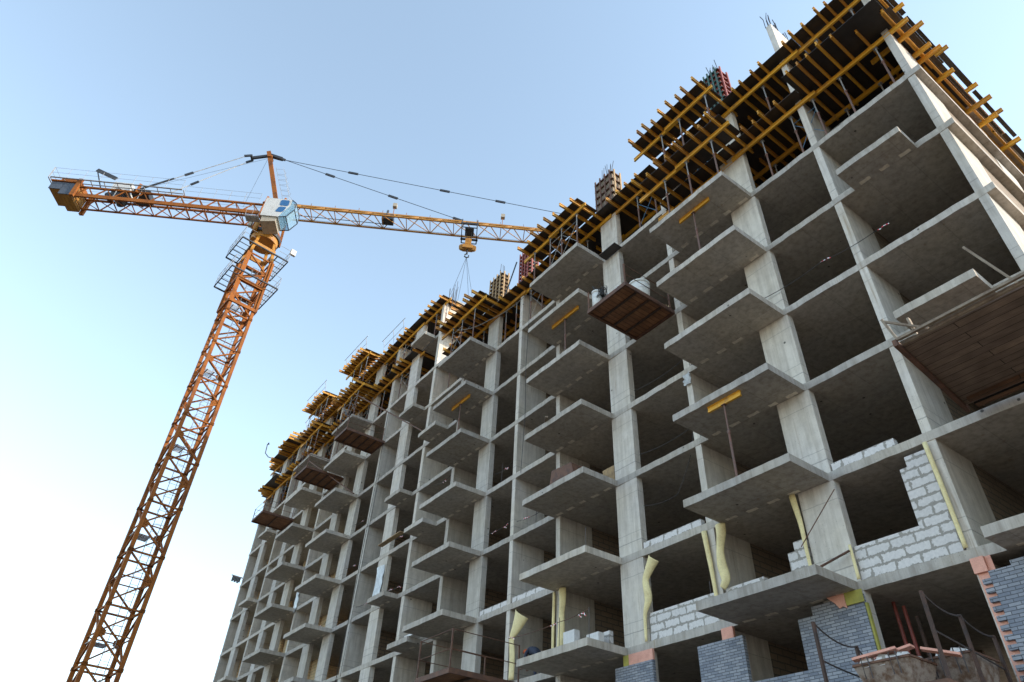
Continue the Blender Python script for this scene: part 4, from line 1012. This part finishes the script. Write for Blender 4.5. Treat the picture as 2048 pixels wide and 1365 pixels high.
# pendant bars
def pend(pts, nm='tie_bar', clev=()):
    s = MB()
    for a, b_ in zip(pts[:-1], pts[1:]): s.tube([a,b_], .025, 6)
    A = Vector(pts[0]); B = Vector(pts[-1]); d = (B-A).normalized()
    for t in clev: p = A.lerp(B,t); s.bar(p-d*.42, p+d*.42, .09, .2)
    s.build(nm, M['dark'], crane)
top = (-2.25, 26.75)
pend([J(-1.3,-.1,26.62), J(14.9,0,21.05)], clev=(.0,.28,.62,.96)); pend([J(-1.3,.1,26.75), J(38,0,21.1)], clev=(0,.16,.36,.48,.69,.9))
s = MB(); s.bar(J(-2.2,-.1,26.95), J(-1.1,-.12,26.58), .13, .25); s.bar(J(-2.2,.1,26.98), J(-1.1,.12,26.72), .13, .25); s.bar(J(-2.2,0,26.95), J(-3.7,0,26.35), .16, .26); s.bar(J(-3.6,-.3,26.4), J(-3.6,.3,26.4), .14, .2)
for q in (-.25,.25): s.bar(J(-3.6,q,26.4), J(-4.1,q*1.3,26.15), .1, .2)
s.build('tie_head', M['dark'], crane)
def pendw(a, b_, mt, clev):
    s = MB(); s.tube([a,b_], .03, 6); s.build('tie_bar', M[mt], crane)
    s = MB(); A = Vector(a); B = Vector(b_); d = (B-A).normalized()
    for t in clev: p = A.lerp(B,t); s.bar(p-d*.35, p+d*.35, .1, .18)
    s.bar(B-d*.02, B-d*3.2 if mt == 'galv' else B-d*.9, .09, .12); s.build('tie_shackle', M['dark'], crane)
pendw(J(-4.0,-.3,26.15), J(-10.8,-.7,20.0), 'galv', (.52,)); pendw(J(-4.0,.3,26.15), J(-10.8,.7,20.0), 'white', (.5,))
for q in (-.7,.7): MB().bar(J(-10.5,q,19.9),J(-10.5,q,20.9),.2,.14).build('tie_post', M['crane'], crane)
s = MB(); s.tube([J(-2.2,0,26.6),J(-12,0,20.4)], .012, 4); s.tube([J(-2.3,0,26.4),J(-2.6,0,20.2)], .01, 4); s.build('hoist_rope', M['cable'], crane)
# cab hung on the near side, glass nose towards the jib
def Jc(a, o, z): return J(.12+.84*a, o, z)
cab = MB(); o0, o1 = -2.35, -.95
def prof(o, ins=0):
    return [Jc(-.05,o,17.02), Jc(1.55,o,17.02-0), Jc(1.9,o,16.98), Jc(2.2,o,18.0), Jc(2.25,o,18.75), Jc(2.05,o,18.98), Jc(-.05,o,18.98)]
s = MB(); s.hull([Jc(-.1,o0,17.0),Jc(1.42,o0,17.0),Jc(1.62,o0,17.5),Jc(2.12,o0,18.3),Jc(2.15,o0,18.95),Jc(-.1,o0,18.95)], [Jc(-.1,o1,17.0),Jc(1.42,o1,17.0),Jc(1.62,o1,17.5),Jc(2.12,o1,18.3),Jc(2.15,o1,18.95),Jc(-.1,o1,18.95)])
cb = s.build('cab', M['white'], crane)
s = MB(); s.hull([Jc(1.46,o0+.03,17.02),Jc(2.1,o0+.06,17.1),Jc(2.62,o0+.1,17.9),Jc(2.6,o0+.08,18.6),Jc(2.16,o0+.03,18.92),Jc(2.13,o0+.03,18.3),Jc(1.66,o0+.03,17.5)], [Jc(1.46,o1-.03,17.02),Jc(2.1,o1-.06,17.1),Jc(2.62,o1-.1,17.9),Jc(2.6,o1-.08,18.6),Jc(2.16,o1-.03,18.92),Jc(2.13,o1-.03,18.3),Jc(1.66,o1-.03,17.5)])
s.build('nose_window', M['glass'], cb)
def rr(a0, a1, z0, z1, o, sk=0.0):
    c = .09; base = [(a0+c,z0),(a1-c,z0),(a1,z0+c),(a1,z1-c),(a1-c,z1),(a0+c,z1),(a0,z1-c),(a0,z0+c)]
    return [Jc(a+sk*(z-z0),o,z) for a, z in base]
for a0, a1, z0, z1, sk in ((1.22,1.98,18.22,18.84,.0),(1.02,1.66,17.5,18.08,.42)):
    s = MB(); s.hull(rr(a0,a1,z0,z1,o0-.02,sk), rr(a0,a1,z0,z1,o0+.02,sk)); s.build('side_window', M['blueglass'], cb)
s = MB()
for o in (o0+.02, o1-.02):
    pts = [Jc(1.46,o,17.0),Jc(2.1,o,17.08),Jc(2.62,o,17.9),Jc(2.6,o,18.62),Jc(2.16,o,18.95)]
    for a, b_ in zip(pts[:-1], pts[1:]): s.bar(a,b_,.05)
for a, z in ((2.1,17.08),(2.62,17.9),(2.6,18.62)): s.bar(Jc(a,o0+.04,z),Jc(a,o1-.04,z),.05)
s.build('window_frame', M['dark'], cb)
s = MB(); s.hull([Jc(.05,o0+.1,16.45),Jc(1.3,o0+.1,16.6),Jc(1.3,o0+.1,16.99),Jc(.05,o0+.1,16.99)], [Jc(.05,o1,16.45),Jc(1.3,o1,16.6),Jc(1.3,o1,16.99),Jc(.05,o1,16.99)]); s.build('cab_floor', M['beige'], cb)
s = MB(); s.bar(J(-1.1,-1.9,16.98),J(-.1,-1.9,16.98),.6,.05); 
rail(-1.1,-.15,-2.2,17.0,1.0,2); s.build('cab_walkway', M['galv'], crane)
s = MB(); jbox(-1.2,-.98,-1.0,-.75,17.2,17.9); s.build('control_cabinet', M['beige'], crane)
# trolley, hook block, slings
s = MB()
for a in (14.7,15.9):
    for o in (-.85,.85): s.bar(J(a,o,19.5),J(a,o,20.4),.07); s.bar(J(a,o,19.55),J(a,-o,19.55),.06)
for o in (-.85,.85): s.bar(J(14.6,o,19.95),J(16.0,o,19.95),.1,.16); s.bar(J(14.7,o,19.5),J(15.9,o,19.5),.06)
jbox(14.95,15.65,-.4,.4,19.86,20.0)
s.build('trolley', M['dark'], crane)
s = MB(); hx = 15.3
for o in (-.2,.2): s.tube([J(hx-.2,o,19.8),J(hx-.2,o,18.9)], .014, 4); s.tube([J(hx+.2,o,19.8),J(hx+.2,o,18.9)], .014, 4)
s.build('hoist_fall', M['cable'], crane)
s = MB(); jbox(hx-.24,hx+.24,-.2,.2,18.35,19.0); jbox(hx-.4,hx+.4,-.25,.25,17.9,18.25); s.build('hook_block', M['craneyel'], crane)
s = MB()
for q in (-.42,.42): s.tube([J(hx+q,-.12,18.08),J(hx+q,.12,18.08)], .26, 14)
s.build('sheave', M['cw'], crane)
s = MB(); s.tube([J(hx,0,17.9),J(hx,0,17.4)], .07, 8); s.tube([J(hx,0,17.45),J(hx-.14,0,17.3),J(hx-.16,0,17.12),J(hx,0,17.0),J(hx+.16,0,17.1),J(hx+.15,0,17.25)], .055, 8); s.build('hook', M['dark'], crane)
s = MB()
for a, o in ((-.75,-.9),(-.35,.9),(.5,-.7),(1.0,.9)): s.tube([J(hx,0,17.05),J(hx+a*1.05,o,12.2)], .014, 4)
s.build('sling', M['cable'], crane)
# lamps on the jib
for a in (9.05, 17.85):
    s = MB(); s.tube([J(a,0,21.1),J(a,0,22.2)], .03, 6); f = s.build('floodlight', M['crane'], crane)
    s = MB(); jbox(a-.14,a+.18,-.16,.16,21.95,22.32); s.build('lamp_housing', M['beige'], f)
s = MB(); jbox(8.3,9.2,-.35,.35,20.15,20.7); s.bar(J(8.6,0,20.7),J(8.6,0,21.5),.14); s.build('trolley_winch', M['dark'], crane)
s = MB()
for i in range(24): a = 2.5+1.9*i; s.tube([J(a,0,21.1),J(a,0,21.45)], .02, 4)
s.build('lifeline_post', M['crane'], crane)

# ------------------------------------------------------------------ camera, sky, sun
Rm = ((0.5918738350196698,0.8049477625277488,0.04176676933495781),(-0.48774117629121133,0.3989247070309868,-0.7765098988875203),(-0.6417117019107367,0.43922451857997663,0.628719264782791))
cam = bpy.data.cameras.new('camera'); co = bpy.data.objects.new('camera', cam); COL.objects.link(co)
r0, r1, r2 = Vector(Rm[0]), Vector(Rm[1]), Vector(Rm[2])
mw = Matrix.Identity(4)
for i in range(3): mw[i][0] = r0[i]; mw[i][1] = -r1[i]; mw[i][2] = -r2[i]
mw.translation = (2.6181,-16.7809,-21.234); co.matrix_world = mw
cam.sensor_width = 36; cam.lens = 1379.72/2048*36; cam.clip_end = 10000; cam.clip_start = .05
scene.camera = co
EL, AZ = R_(24), R_(46)          # azimuth from +Y towards +X
w = bpy.data.worlds.new('World'); scene.world = w; w.use_nodes = True
nt = w.node_tree; bg = nt.nodes['Background']; sky = nt.nodes.new('ShaderNodeTexSky'); sky.sky_type = 'NISHITA'
sky.sun_disc = False; sky.sun_elevation = EL; sky.sun_rotation = AZ; sky.air_density = 1.25; sky.dust_density = .4; sky.ozone_density = 3.5; sky.altitude = 100
hs = nt.nodes.new('ShaderNodeHueSaturation'); hs.inputs['Saturation'].default_value = .70; hs.inputs['Hue'].default_value = .486; nt.links.new(sky.outputs[0], hs.inputs['Color']); nt.links.new(hs.outputs[0], bg.inputs['Color']); bg.inputs['Strength'].default_value = .15
sl = bpy.data.lights.new('sun', 'SUN'); sl.energy = 2.0; sl.angle = R_(.5); sl.color = (1.0,.86,.68)
so = bpy.data.objects.new('sun', sl); COL.objects.link(so)
d = Vector((math.sin(AZ)*math.cos(EL), math.cos(AZ)*math.cos(EL), math.sin(EL)))
so.rotation_euler = (-d).to_track_quat('-Z','Y').to_euler(); so.location = d*100
scene.view_settings.view_transform = 'Standard'; scene.view_settings.look = 'None'; scene.view_settings.exposure = 1.46; scene.view_settings.gamma = 1
scene.render.engine = 'CYCLES'
